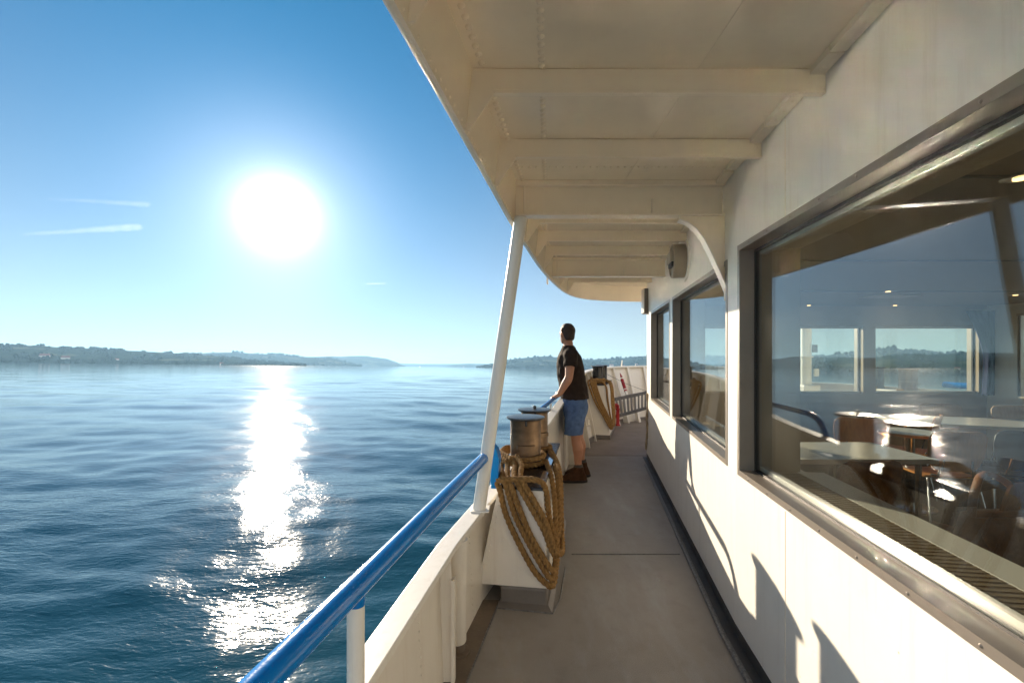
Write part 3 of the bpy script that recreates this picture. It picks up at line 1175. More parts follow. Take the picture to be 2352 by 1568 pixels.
# skirting and deck-edge bead at the foot of the wall
mb = MB()
for fn, a, b in ((WA, 0, L1), (WF, 0.0, L2)):
    q = panel(fn, a, b, 0.0, 0.062, -0.004, -0.0002)
    mb.add(q.v, q.f)
    q = panel(fn, a, b, 0.001, 0.006, -0.055, -0.0045)
    mb.add(q.v, q.f)
q = panel(WX, 0, FL, 0.0, 0.07, -0.004, -0.0002)
mb.add(q.v, q.f)
mb.build('skirting', SKIRT, house)
mb = MB()
mb.tube([WA(4.3, -0.066, 0.005), WA(3.2, -0.066, 0.005), WA(2.0, -0.066, 0.005), WA(0.9, -0.066, 0.005), WA(0.0, -0.066, 0.005), WF(0.5, -0.066, 0.005), WF(2.0, -0.066, 0.005), WF(3.65, -0.066, 0.005)], 0.012, 8, flat=1.4)
mb.build('edge_bead', BEAD, house, smooth=True)
# narrow vertical weld seams on the outside plating
for t in (0.55, 1.75):
    panel(WA, t, t + 0.003, 2.05, CEIL - 0.03, -0.0012, 0.0005).build('plate_seam', CREAM, wa)
    panel(WA, t, t + 0.003, 0.10, 0.85, -0.0012, 0.0005).build('plate_seam', CREAM, wa)

# ------------------------------------------------------------------ fittings on the house
c = WF(1.33, 0, 2.235)
sp_ = thing('round_horn', 'round beige horn on the wall above the second window with a dark slot', 'horn', c)
ax = -N2
mb = MB()
mb.lathe([(0.135, 0.0), (0.138, 0.004), (0.138, 0.105), (0.130, 0.112), (0.120, 0.112), (0.120, 0.10), (0.0, 0.10)], c, axis=ax, n=40)
mb.build('drum', SPEAK, sp_, smooth=True)
mb = MB()
mb.prism([c + ax * 0.10 + D2 * (-0.09) + V((0, 0, 0.07)), c + ax * 0.10 + D2 * 0.09 + V((0, 0, 0.07)), c + ax * 0.10 + D2 * 0.10 + V((0, 0, -0.015)), c + ax * 0.10 + D2 * (-0.10) + V((0, 0, -0.015))], ax * 0.035)
mb.build('hood', SPEAK, sp_, bevel=0.006)
mb = MB()
mb.prism([c + ax * 0.1015 + D2 * (-0.085) + V((0, 0, -0.016)), c + ax * 0.1015 + D2 * 0.085 + V((0, 0, -0.016)), c + ax * 0.1015 + D2 * 0.075 + V((0, 0, -0.05)), c + ax * 0.1015 + D2 * (-0.075) + V((0, 0, -0.05))], ax * 0.022)
mb.build('slot', DARKIN, sp_)
mb = MB()
mb.lathe([(0.17, 0.0), (0.17, 0.012), (0.0, 0.012)], c + V((0, 0, 0.0)), axis=ax, n=40)
mb.build('back_plate', WHITE, sp_, smooth=True)

p = P(1488, 692, 6.3)
lampb = thing('deck_lamp', 'grey box lamp hanging at the forward corner of the deckhouse', 'lamp', p)
mb = MB()
mb.box(p.x - 0.062, p.x + 0.040, p.y - 0.06, p.y + 0.08, p.z - 0.175, p.z + 0.175)
mb.build('housing', GREYLAMP, lampb, bevel=0.012)
mb = MB()
mb.box(p.x - 0.070, p.x - 0.063, p.y - 0.055, p.y + 0.075, p.z - 0.16, p.z + 0.165)
mb.build('lens', CREAM, lampb, bevel=0.004)
mb = MB()
mb.box(p.x + 0.041, p.x + 0.075, p.y - 0.03, p.y + 0.03, p.z - 0.15, p.z + 0.2)
mb.tube([(p.x + 0.055, p.y - 0.05, p.z - 0.19), (p.x + 0.055, p.y - 0.05, p.z + 0.19)], 0.007, 8)
mb.build('bracket', WHITE, lampb)

# pale lashing rope hanging down the forward corner
p0, p1 = P(1486, 903, 6.25), P(1484, 1032, 6.3)
path = crom([p0, P(1488, 930, 6.3), P(1485.5, 960, 6.25), P(1487, 990, 6.3), P(1484, 1020, 6.3), p1], 0.02)
mb = MB()
mb.tube(path, [0.012 + 0.006 * abs(math.sin(i * 0.5)) for i in range(len(path))], 8)
lo = mb.build('lashing_rope', ROPE2, None, smooth=True, base=p1)
tag(lo, 'frayed pale lashing hanging on the forward corner of the deckhouse', 'rope')


# ------------------------------------------------------------------ bollards
def rope_strands(mb, path, r, lay=0.10, n=8, ph0=0.0):
    path = [V(p) for p in path]
    m = len(path)
    u = None
    fr = []
    s = 0
    for i, p in enumerate(path):
        t = (path[min(i + 1, m - 1)] - path[max(i - 1, 0)]).normalized()
        if u is None:
            u = t.orthogonal().normalized()
        u = (u - t * u.dot(t)).normalized()
        w = t.cross(u)
        if i: s += (p - path[i - 1]).length
        fr.append((p, u.copy(), w, s))
    for k in range(3):
        ctr = []
        for p, uu, ww, s in fr:
            a = ph0 + 2 * PI * (s / lay + k / 3)
            ctr.append(p + (uu * math.cos(a) + ww * math.sin(a)) * (r * 0.5))
        mb.tube(ctr, r * 0.56, n)


def bollard_drum(th, c, z0, z1, r, mt, rcap, knob, lug_dir=(0.0, -1.0)):
    m = MB()
    m.lathe([(r + 0.012, z0), (r + 0.006, z0 + 0.02), (r, z0 + 0.05), (r, z1 - 0.03), (r + 0.004, z1 - 0.02), (r, z1 - 0.015), (0, z1 - 0.015)], (c[0], c[1], 0), n=48)
    d = m.build('drum', mt, th, smooth=True)
    m = MB()
    m.lathe([(r + 0.002, z1 - 0.016), (rcap - 0.008, z1 - 0.016), (rcap, z1 - 0.008), (rcap, z1 - 0.002), (rcap - 0.008, z1), (rcap * 0.5, z1 + 0.003), (0, z1 + 0.004)], (c[0], c[1], 0), n=48)
    cp = m.build('cap', CAPM, d, smooth=True)
    if knob:
        m = MB()
        m.lathe([(0.014, z1 + 0.003), (0.014, z1 + 0.025), (0.010, z1 + 0.03), (0, z1 + 0.03)], (c[0], c[1] - 0.02, 0), n=16)
        m.build('knob', BLACKP, d, smooth=True)
    # welded horn plate on the drum face and a small catch under the cap
    m = MB()
    zc = z0 + (z1 - z0) * 0.40
    rings = []
    for k in range(11):
        a = math.atan2(lug_dir[1], lug_dir[0]) + (k - 5) * 0.12
        u = V((math.cos(a), math.sin(a), 0))
        o = V((c[0], c[1], 0))
        e = 0.0 if k in (0, 10) else 0.016
        rings.append([o + u * (r - 0.004) + V((0, 0, zc - 0.017)), o + u * (r + 0.004 + e) + V((0, 0, zc - 0.014)), o + u * (r + 0.004 + e) + V((0, 0, zc + 0.014)), o + u * (r - 0.004) + V((0, 0, zc + 0.017))])
    m.rings(rings)
    m.build('horn', mt, d, smooth=True)
    m = MB()
    m.box(c[0] - 0.008, c[0] + 0.008, c[1] - r - 0.012, c[1] - r + 0.01, z1 - 0.055, z1 - 0.012)
    m.build('catch', BLACKP, d, bevel=0.003)
    return d


GB = 'double bollards on white casings'
bol = thing('double_bollard', 'near white casing with two brown steel bollards beside the leaning post', 'bollard', (0.1, 3.2, 0), GB)
b1, b2 = (0.098, 3.28), (0.187, 3.78)
mb = MB()
mb.hexa([(-0.205, 2.735, 0.105), (0.207, 2.675, 0.105), (0.455, 4.05, 0.105), (0.13, 4.10, 0.105), (-0.083, 2.745, 0.672), (0.186, 2.69, 0.672), (0.425, 4.02, 0.672), (0.16, 4.06, 0.672)])
cas = mb
mb = MB()
mb.hexa([(-0.07, 2.70, 0.004), (0.205, 2.655, 0.004), (0.45, 4.04, 0.004), (0.15, 4.06, 0.004), (-0.07, 2.705, 0.105), (0.203, 2.665, 0.105), (0.45, 4.04, 0.105), (0.15, 4.06, 0.105)])
mb.build('plinth', PLINTH, bol, bevel=0.012)
mb = MB()
mb.hexa([(-0.085, 2.655, 0.003), (0.23, 2.605, 0.003), (0.48, 4.0, 0.003), (0.2, 4.0, 0.003), (-0.08, 2.70, 0.018), (0.212, 2.655, 0.018), (0.46, 4.0, 0.018), (0.2, 4.0, 0.018)])
mb.build('plinth_toe', PLINTH, bol)
mb = MB()
mb.hexa([(-0.078, 2.738, 0.673), (0.186, 2.684, 0.673), (0.425, 4.01, 0.673), (0.16, 4.05, 0.673), (-0.078, 2.742, 0.690), (0.184, 2.688, 0.690), (0.422, 4.01, 0.690), (0.16, 4.05, 0.690)])
mb.build('top_plate', BLACKP, bol, bevel=0.004)
for ya, yb in ((2.86, 3.06), (3.22, 3.50)):
    mb = MB()
    xa, xb = 0.186 + (ya - 2.69) * .18, 0.186 + (yb - 2.69) * .18
    mb.hexa([(xa - 0.04, ya, 0.6905), (xa - 0.003, ya, 0.6905), (xb - 0.003, yb, 0.6905), (xb - 0.04, yb, 0.6905), (xa - 0.04, ya, 0.697), (xa - 0.003, ya, 0.697), (xb - 0.003, yb, 0.697), (xb - 0.04, yb, 0.697)])
    mb.build('chafe_strip', CHROME, bol)
rv = cas
for k in range(16):
    z = 0.13 + 0.034 * k
    x = -0.19 + 0.118 * (z - .105) / .567
    rv.rivet((x + 0.012, 2.733, z), (0.1, -1, 0.05), 0.005)
cas.build('casing', BULW, bol, smooth=True)
bollard_drum(bol, b1, 0.69, 1.03, 0.110, STEEL, 0.138, False)
bollard_drum(bol, b2, 0.69, 1.02, 0.110, STEEL, 0.138, True, (0.5, -0.85))


def Q(x, y, Y):                       # point from the rope close-up crop
    return P(1065.8 + x / 4.49, 1084.2 + y / 4.49, Y)


def ring_pts(c, r, z, a0, a1, n, dz=0.0):
    return [V((c[0] + r * math.cos(a0 + (a1 - a0) * k / n), c[1] + r * math.sin(a0 + (a1 - a0) * k / n), z + dz * k / n)) for k in range(n + 1)]


RR = 0.0178
rope = MB()
zt = 0.69 + RR
L1_ = [Q(945, 1100, 2.72), Q(962, 900, 2.80), Q(972, 600, 2.88), Q(975, 300, 2.94), Q(962, 60, 3.05), Q(940, -60, 3.2)]
loops = [
    # outermost bight: all the way down to the plinth corner
    [V((-0.10, 3.10, zt + .05)), V((-0.105, 2.95, zt + 0.03)), Q(345, 120, 2.72), Q(372, 190, 2.70), Q(430, 430, 2.70), Q(560, 720, 2.68), Q(720, 1010, 2.66), Q(850, 1150, 2.64), Q(905, 1175, 2.63), Q(930, 1130, 2.66)] + [Q(948, 1000, 2.74), Q(965, 850, 2.84), Q(975, 600, 2.93), Q(978, 300, 3.0), Q(965, 60, 3.1), Q(935, -50, 3.25)],
    [V((-0.07, 3.14, zt + .055)), V((-0.07, 2.95, zt + 0.035)), Q(400, 60, 2.74), Q(435, 140, 2.69), Q(520, 430, 2.69), Q(640, 680, 2.675), Q(780, 930, 2.655), Q(880, 1085, 2.64), Q(912, 1100, 2.65), Q(930, 1040, 2.70), Q(948, 850, 2.80), Q(945, 560, 2.88), Q(935, 300, 2.93), Q(905, 60, 3.0), Q(865, -60, 3.13), V((0.245, 3.28, zt))],
    [V((-0.035, 3.08, zt + .07)), V((-0.03, 2.95, zt + 0.05)), Q(450, 60, 2.76), Q(485, 140, 2.685), Q(560, 350, 2.68), Q(680, 640, 2.67), Q(800, 850, 2.655), Q(900, 1005, 2.645), Q(930, 1010, 2.66), Q(945, 940, 2.73), Q(955, 750, 2.83), Q(985, 500, 2.95), Q(992, 300, 3.02), Q(985, 60, 3.13), Q(962, -70, 3.28), V((0.30, 3.58, zt))],
    # inner pair
    [V((0.0, 3.02, zt + .085)), V((0.02, 2.92, zt + 0.06)), Q(520, 30, 2.76), Q(562, 130, 2.68), Q(650, 290, 2.67), Q(760, 480, 2.66), Q(830, 610, 2.655), Q(890, 770, 2.65), Q(935, 850, 2.655), Q(965, 845, 2.70), Q(960, 760, 2.76), Q(925, 640, 2.78), Q(890, 520, 2.76), Q(868, 380, 2.73), Q(852, 220, 2.70), Q(815, 120, 2.675), Q(740, 78, 2.665), Q(600, 70, 2.675), Q(450, 72, 2.69), Q(350, 80, 2.73), V((-0.11, 2.84, zt + .03))],
    [V((0.03, 3.0, zt + .10)), V((0.06, 2.90, zt + 0.07)), Q(580, 40, 2.75), Q(622, 130, 2.675), Q(720, 290, 2.665), Q(830, 490, 2.655), Q(880, 640, 2.65), Q(945, 815, 2.65), Q(990, 842, 2.69), Q(1015, 790, 2.80), Q(1008, 620, 2.95), Q(1002, 400, 3.02), Q(1000, 160, 3.15), Q(975, -60, 3.33), V((0.31, 3.68, zt))],
]
for k, l in enumerate(loops):
    rope_strands(rope, crom(l, 0.009), RR, ph0=k)
# turns about the two drums
rope_strands(rope, ring_pts(b1, 0.110 + RR + .004, 0.69 + RR, -2.6, -2.6 + 2 * PI * 1.0, 80, 0.004) + ring_pts(b1, 0.110 + RR + .004, 0.69 + RR * 3, -2.6, -2.6 + PI * 1.4, 60, 0.02)[4:], RR)
rope_strands(rope, ring_pts(b2, 0.110 + RR + .004, 0.69 + RR, 0, 2 * PI, 80), RR)
for k in range(4):
    o = 0.036 * k
    rope_strands(rope, crom([V((-0.10 + o * .9, 2.98 - o * .2, zt + 0.03 + 0.02 * k)), V((-0.125 + o * .5, 3.12, zt + 0.06 + 0.012 * k)), V((-0.10 + o * .2, 3.28 + o * .3, zt + .06)), V((-0.03, 3.45 + o * .2, zt + .03 + .01 * k)), V((0.10, 3.55, zt + .01))], 0.012), RR, ph0=k * 1.3)
ro = rope.build('mooring_rope', ROPE, None, smooth=True, base=(0.1, 2.7, 0.7), sharp=80)
tag(ro, 'thick tan mooring rope coiled on the near bollards, its bights hanging down the casing', 'rope', 'mooring ropes on the bollards')

# forward pair
bol2 = thing('double_bollard', 'far white casing with two black bollards beyond the man', 'bollard', (1.5, 7.9, 0), GB)
mb = MB()
mb.hexa([(1.36, 7.76, 0.06), (1.655, 7.70, 0.06), (2.03, 8.95, 0.06), (1.80, 9.0, 0.06), (1.30, 7.80, 0.915), (1.595, 7.74, 0.915), (1.96, 8.92, 0.915), (1.72, 8.98, 0.915)])
mb.build('casing', BULW, bol2, bevel=0.012)
mb = MB()
mb.hexa([(1.36, 7.745, 0.004), (1.66, 7.685, 0.004), (2.04, 8.94, 0.004), (1.8, 9.0, 0.004), (1.36, 7.75, 0.075), (1.658, 7.69, 0.075), (2.04, 8.94, 0.075), (1.8, 9.0, 0.075)])
mb.build('plinth', PLINTH, bol2, bevel=0.006)
mb = MB()
mb.hexa([(1.31, 7.79, 0.916), (1.597, 7.735, 0.916), (1.96, 8.91, 0.916), (1.73, 8.96, 0.916), (1.31, 7.79, 0.935), (1.595, 7.737, 0.935), (1.96, 8.91, 0.935), (1.73, 8.96, 0.935)])
mb.build('top_plate', BLACKP, bol2, bevel=0.004)
c1, c2 = (1.515, 8.05), (1.68, 8.5)
bollard_drum(bol2, c1, 0.935, 1.24, 0.092, BLACKP, 0.118, False)
bollard_drum(bol2, c2, 0.935, 1.24, 0.092, BLACKP, 0.118, False)


def Q2(x, y, Y):
    return P(1139.3 + x / 5.69, 808.5 + y / 5.69, Y)


rope = MB()
zt2 = 0.935 + 0.02
for k, (dx, dy) in enumerate(((0, 0), (34, -10), (54, -16), (74, -22), (94, -34))):
    l = [V((1.40 + 0.03 * k, 8.0, zt2 + .05)), Q2(1205 + dx, 385 - k * 6, 7.78), Q2(1225 + dx, 470, 7.72), Q2(1300 + dx * .9, 660, 7.71), Q2(1400 + dx * .7, 830, 7.69), Q2(1470 + dx * .3, 960 - k * 10, 7.67), Q2(1505 + dx * .1, 1005 - k * 12, 7.66), Q2(1530, 960 - k * 8, 7.72), Q2(1545 - k * 4, 850, 7.82), Q2(1535 - 6 * k, 640, 7.95), Q2(1525 - 6 * k, 480, 8.02), Q2(1500 - 8 * k, 390, 8.15), V((1.74 - 0.02 * k, 8.36, zt2))]
    rope_strands(rope, crom(l, 0.02), 0.0175, lay=0.10, n=6, ph0=k)
l = [V((1.40, 8.05, zt2 + .08)), Q2(1260, 350, 7.85), Q2(1330, 370, 7.75), Q2(1400, 395, 7.72), Q2(1440, 460, 7.70), Q2(1455, 600, 7.72), Q2(1480, 760, 7.72), Q2(1510, 900, 7.72), Q2(1540, 960, 7.8), Q2(1550, 800, 7.9), Q2(1530, 560, 8.0), Q2(1490, 400, 8.1), V((1.72, 8.4, zt2 + .02))]
rope_strands(rope, crom(l, 0.02), 0.0175, lay=0.10, n=6)
rope_strands(rope, ring_pts(c1, 0.115, zt2 + .005, -2.6, -2.6 + 2 * PI * 1.0, 50) + ring_pts(c1, 0.115, zt2 + .045, -2.6, -2.6 + 2 * PI, 50), 0.022, n=6)
ro = rope.build('mooring_rope', ROPE, None, smooth=True, base=(1.5, 7.7, 0.95), sharp=80)
tag(ro, 'tan mooring rope hanging in a long V from the far black bollards', 'rope', 'mooring ropes on the bollards')

# starboard pair, seen through the saloon
bol3 = thing('double_bollard', 'pair of black bollards on the starboard bow seen through the saloon window', 'bollard', (6.9, 8.3, 0), GB)
mb = MB()
mb.hexa([(6.80, 7.76, 0.0), (7.12, 7.80, 0.0), (7.05, 8.85, 0.0), (6.72, 8.82, 0.0), (6.84, 7.76, 0.80), (7.12, 7.80, 0.80), (7.05, 8.85, 0.80), (6.76, 8.82, 0.80)])
mb.build('casing', BULW, bol3, bevel=0.012)
for q in ((6.96, 8.0), (6.885, 8.62)):
    bollard_drum(bol3, q, 0.80, 1.20, 0.13, BLACKP, 0.165, False)
rope = MB()
for k in range(3):
    rope_strands(rope, crom([V((6.83, 7.95 + .05 * k, 0.83)), V((6.79, 7.95 + .05 * k, .7)), V((6.77, 8.15 + .05 * k, 0.5)), V((6.75, 8.45 + .05 * k, .66)), V((6.80, 8.5 + .05 * k, .83))], 0.025), 0.022, n=6)
ro = rope.build('mooring_rope', ROPE, None, smooth=True, base=(6.8, 8.2, 0.8), sharp=80)
tag(ro, 'mooring rope slung from the starboard bollards seen through the saloon', 'rope', 'mooring ropes on the bollards')

# ------------------------------------------------------------------ things on the foredeck
lad = thing('ladder', 'grey aluminium ladder lying on its side against the bow bulwark', 'ladder', P(1416, 956, 9.05))
TA, TB = P(1411, 917, 9.10), P(1487, 901, 9.45)
BA, BB = P(1416, 956, 9.0), P(1486, 936, 9.35)
mb = MB(); mb.obox(TA, TB, 0.028, 0.065); mb.build('stile', ALU, lad, bevel=0.004)
mb = MB(); mb.obox(BA, BB, 0.028, 0.065); mb.build('stile', ALU, lad, bevel=0.004)
for k in range(9):
    f = (k + 0.5) / 9
    mb = MB()
    mb.obox(TA.lerp(TB, f), BA.lerp(BB, f), 0.035, 0.03)
    mb.build('rung', ALU, lad)
mb = MB(); mb.ball(BA, 0.035); mb.build('rubber_foot', BLACKP, lad, smooth=True)

hyd = thing('fire_hydrant', 'red fire hydrant standpipe beside the ladder on the foredeck', 'hydrant', P(1419, 977, 8.9))
hb = P(1419, 977, 8.9)
mb = MB()
mb.lathe([(0.05, 0.0), (0.05, 0.02), (0.033, 0.03), (0.033, 0.30), (0.042, 0.31), (0.042, 0.33), (0.030, 0.34), (0.030, 0.40), (0.0, 0.42)], hb, n=20)
mb.build('standpipe', RED, hyd, smooth=True)
mb = MB()
mb.tube(crom([hb + V((0, 0, 0.36)), hb + V((-0.03, -0.03, 0.42)), hb + V((-0.06, -0.04, 0.40)), hb + V((-0.07, -0.04, 0.33))], 0.01), 0.022, 12)
mb.build('spout', RED, hyd, smooth=True)
mb = MB()
mb.lathe([(0.045, 0.0), (0.05, 0.006), (0.045, 0.012), (0.03, 0.008), (0.01, 0.008), (0.0, 0.02)], hb + V((0.05, -0.03, 0.30)), axis=(1, -0.4, 0), n=16)
mb.build('hand_wheel', ALU, hyd, smooth=True)

pole = thing('marker_pole', 'red and white pole leaning on a stiffener of the bow bulwark', 'pole', P(1440, 905, 9.3))
mb = MB(); mb.tube([P(1440, 907, 9.25), P(1428, 868, 9.5)], 0.026, 14); mb.build('shaft', WHITE, pole, smooth=True)
mb = MB(); mb.tube([P(1435.6, 893, 9.34), P(1428.4, 871, 9.485)], 0.033, 14); mb.build('red_sleeve', RED, pole, smooth=True)
mb = MB(); mb.tube([P(1437.2, 898.5, 9.30), P(1436.5, 896, 9.32)], 0.033, 14); mb.build('red_band', RED, pole, smooth=True)
mb = MB(); mb.tube([P(1427.5, 866, 9.51), P(1424, 856, 9.55)], [0.026, 0.004], 14); mb.build('tip', RED, pole, smooth=True)

fs_ = MB()
fs_.tube([P(1427, 842, 10.1), P(1429, 827, 10.1)], 0.014, 8)
fo = fs_.build('jackstaff', WHITE, None, smooth=True, base=P(1427, 842, 10.1))
tag(fo, 'short white staff standing on the bow bulwark cap', 'staff')
wi = MB()
wi.tube([P(1392, 858, 9.0), P(1436, 880, 9.4), P(1487, 899, 9.4)], 0.004, 6)
wo = wi.build('guy_wire', ALU, None, smooth=True, base=P(1436, 880, 9.4))
tag(wo, 'thin wire stretched across the inside of the bow bulwark', 'wire')

mast = thing('mast', 'white tubular mast on the foredeck seen through the saloon window', 'mast', (4.72, 7.3, 0))
mb = MB(); mb.tube([(4.72, 7.3, 0.0), (4.72, 7.3, 4.8)], 0.075, 24); mb.build('tube', WHITE, mast, smooth=True)
mb = MB(); mb.box(4.60, 4.86, 7.16, 7.44, 0.0, 0.96); mb.build('base_box', BULW, mast, bevel=0.015)
mb = MB(); mb.tube([(4.72, 7.3, 1.40), (4.72, 7.3, 1.415)], 0.10, 20); mb.build('collar', WHITE, mast, smooth=True)
mb = MB(); mb.box(4.76, 4.83, 7.19, 7.22, 1.48, 1.60); mb.build('plate', ALU, mast)
mb = MB(); mb.box(4.80, 4.86, 7.20, 7.24, 1.10, 1.22); mb.build('plate', WHITE, mast)

# ------------------------------------------------------------------ saloon furniture
def table_rect(cx, cy, sx, sy, rot, label):
    t = thing('saloon_table', label, 'table', (cx, cy, 0.012), 'tables in the saloon')
    R = Matrix.Rotation(rot, 3, 'Z')
    o = V((cx, cy, 0))
    g = lambda x, y, z: o + R @ V((x, y, z))
    m = MB()
    m.hexa([g(-sx, -sy, .705), g(sx, -sy, .705), g(sx, sy, .705), g(-sx, sy, .705), g(-sx, -sy, .74), g(sx, -sy, .74), g(sx, sy, .74), g(-sx, sy, .74)])
    m.build('tabletop', TABLET, t, bevel=0.006)
    for sxx in (-1, 1):
        for syy in (-1, 1):
            m = MB()
            m.tube([g(sxx * (sx - .08), syy * (sy - .08), 0.013), g(sxx * (sx - .08), syy * (sy - .08), .704)], 0.02, 10)
            m.build('leg', CHROME, t, smooth=True)


def table_round(cx, cy, r, label):
    t = thing('round_table', label, 'table', (cx, cy, 0.012), 'tables in the saloon')
    m = MB()
    m.lathe([(r - .004, .705), (r, .71), (r, .728), (0, .728)], (cx, cy, 0), n=40)
    m.build('tabletop', TABLEE, t, smooth=True)
    m = MB(); m.lathe([(r - .006, .7285), (r - .006, .735), (0, .736)], (cx, cy, 0), n=40); m.build('top_sheet', TABLET, t, smooth=True)
    m = MB(); m.lathe([(.035, .013), (.035, .704), (0, .704)], (cx, cy, 0), n=16); m.build('leg', CHROME, t, smooth=True)
    m = MB(); m.lathe([(.2, .013), (.2, .022), (.05, .035), (0, .035)], (cx, cy, 0), n=28); m.build('foot', CHROME, t, smooth=True)


table_rect(2.38, 3.50, 0.62, 0.31, 0.0, 'pale rectangular table just inside the big near window')
table_rect(5.25, 4.85, 1.05, 0.36, -0.34, 'long pale table towards the far side of the saloon')
table_round(3.86, 5.03, 0.245, 'small round table with a dark pot on it')
table_round(3.80, 4.34, 0.25, 'small round table with an empty sunlit top')
m = MB(); m.lathe([(.03, 0), (.036, .02), (.034, .05), (.02, .055), (0, .055)], (3.83, 5.0, 0.738), n=18)
pt = m.build('pot', DARKIN, None, smooth=True, base=(3.83, 5.0, 0.738))
tag(pt, 'small dark pot standing on a round saloon table', 'pot')


def chair(cx, cy, rot, mt, label, hb_=0.84):
    t = thing('saloon_chair', label, 'chair', (cx, cy, 0.012), 'chairs in the saloon')
    R = Matrix.Rotation(rot, 3, 'Z')
    o = V((cx, cy, 0))
    g = lambda x, y, z: o + R @ V((x, y, z))
    m = MB()   # seat: faces +y, back at -y
    rr = []
    for i, (y, z) in enumerate(((0.21, .435), (0.19, .452), (0.0, .445), (-0.16, .45), (-0.19, .46))):
        w = 0.205
        rr.append([g(-w, y, z - .012), g(-w, y, z), g(0, y, z - .008), g(w, y, z), g(w, y, z - .012), g(0, y, z - .02)])
    m.rings(rr)
    m.build('seat', mt, t, smooth=True)
    m = MB()
    rr = []
    for z, w, y in ((.50, .14, -.205), (.54, .175, -.212), (.62, .205, -.222), (.72, .215, -.235), (hb_ - .05, .21, -.25), (hb_ - .015, .185, -.255), (hb_, .14, -.258)):
        rr.append([g(-w, y + .03, z), g(-w * .5, y + .005, z), g(0, y, z), g(w * .5, y + .005, z), g(w, y + .03, z), g(w, y + .018, z), g(w * .5, y - .008, z), g(0, y - .013, z), g(-w * .5, y - .008, z), g(-w, y + .018, z)])
    m.rings(rr)
    m.build('backrest', mt, t, smooth=True)
    for sx in (-1, 1):
        m = MB(); m.tube([g(sx * .18, .18, .43), g(sx * .22, .23, .013)], .011, 8); m.build('leg', CHROME, t, smooth=True)
        m = MB(); m.tube(crom([g(sx * .10, -.222, .60), g(sx * .13, -.2, .46), g(sx * .18, -.16, .43), g(sx * .22, -.25, .013)], .05), .011, 8); m.build('leg', CHROME, t, smooth=True)


chair(3.55, 4.72, -0.45, WOOD, 'orange plywood chair in front of the round table with the pot')
chair(4.22, 4.85, 0.7, WOOD, 'orange plywood chair between the two round tables')
chair(3.72, 3.98, -0.15, WOOD, 'orange plywood chair drawn up to the sunlit round table')
chair(5.35, 5.55, 2.8, WOODP, 'pale plywood chair with sunlit back on the far side of the long table')
chair(6.0, 5.3, 2.8, WOODP, 'pale plywood chair at the far end of the long table')
chair(4.35, 3.98, -0.34, DARKP, 'dark shell chair on the near side of the long table')
chair(2.15, 2.98, 0.1, LEATHER, 'dark red brown chair tucked under the near table')
chair(2.52, 2.55, 0.5, LEATHER, 'brown chair with the leather bag hung on its back')

arm = thing('armchair', 'black tubular armchair beside the big near window', 'armchair', (3.1, 2.4, 0.012))
for k, y in ((0, 2.35), (1, 2.85)):
    m = MB()
    m.tube(crom([(2.82, y, 0.02), (2.81, y, 0.45), (2.88, y, 0.62), (3.02, y, 0.67), (3.2, y, 0.67), (3.35, y, .62)], .03), 0.028, 14)
    m.build('armrest', BLACKP, arm, smooth=True)
m = MB(); m.box(2.85, 3.35, 2.39, 2.81, 0.40, 0.46); m.build('seat', DARKP, arm, bevel=0.02)
m = MB(); m.hexa([(3.32, 2.39, .46), (3.37, 2.39, .46), (3.37, 2.81, .46), (3.32, 2.81, .46), (3.40, 2.39, .95), (3.44, 2.39, .95), (3.44, 2.81, .95), (3.40, 2.81, .95)]); m.build('backrest', DARKP, arm, bevel=0.02)

bag = thing('shoulder_bag', 'slouching brown leather shoulder bag hung on a chair inside the window', 'bag', (2.42, 2.35, 0.45))
m = MB()
m.loft([((2.40, 2.27, 0.40), 0.13, 0.05), ((2.40, 2.27, 0.43), 0.18, 0.075), ((2.41, 2.27, 0.52), 0.20, 0.085), ((2.42, 2.27, 0.62), 0.185, 0.07), ((2.42, 2.27, 0.69), 0.17, 0.05), ((2.43, 2.27, 0.705), 0.14, 0.03)], power=2.8)
m.build('pouch', LEATHER, bag, smooth=True)
m = MB()
m.loft([((2.41, 2.185, 0.52), 0.10, 0.012), ((2.415, 2.183, 0.60), 0.155, 0.015), ((2.42, 2.21, 0.69), 0.17, 0.015)], power=3)
m.build('flap', LEATHER, bag, smooth=True)
m = MB()
m.tube(crom([(2.27, 2.25, 0.68), (2.32, 2.28, 0.80), (2.42, 2.33, 0.875), (2.52, 2.30, 0.82), (2.58, 2.26, 0.68)], .02), 0.012, 8, flat=2)
m.build('strap', LEATHER, bag, smooth=True)

cur = MB()
rr = []
cw = FX0 + FL
for i in range(25):
    z = 2.05 - i * (1.15 / 24)
    h = i / 24
    x0 = cw - 0.42 + (0.26 * math.sin(min(h / 0.62, 1) * PI / 2) if h < .62 else 0.26 - 0.06 * (h - .62))
    ring = []
    for k in range(41):
        f = k / 40
        x = x0 + (cw - 0.06 - x0) * f
        y = FY - 0.24 + 0.03 * math.sin(f * 24 + h * 2)
        ring.append(V((x, y, z)))
    rr.append(ring + [p + V((0, 0.006, 0)) for p in reversed(ring)])
cur.rings(rr)
cu = cur.build('curtain', CURTAIN, None, smooth=True, base=(cw - .2, FY - .24, 2.05), sharp=80)
tag(cu, 'dark blue curtain gathered at the side of the front saloon window', 'curtain')

# ------------------------------------------------------------------ the man at the rail
MX = lambda cx: 0.2747 + 0.001312 * cx
MZ = lambda cy: 1.9449 - 0.001312 * cy
man = thing('person', 'man in dark t-shirt, denim shorts and brown boots holding the blue rail', 'person', (0.72, 5.32, 0))
YL, YR, YC = 5.22, 5.45, 5.34


def remesh(o, vox, sm=2):
    r = o.modifiers.new('remesh', 'REMESH')
    r.mode = 'VOXEL'
    r.voxel_size = vox
    r.use_smooth_shade = True
    s = o.modifiers.new('smooth', 'SMOOTH')
    s.factor = 0.5
    s.iterations = sm


bd = MB()
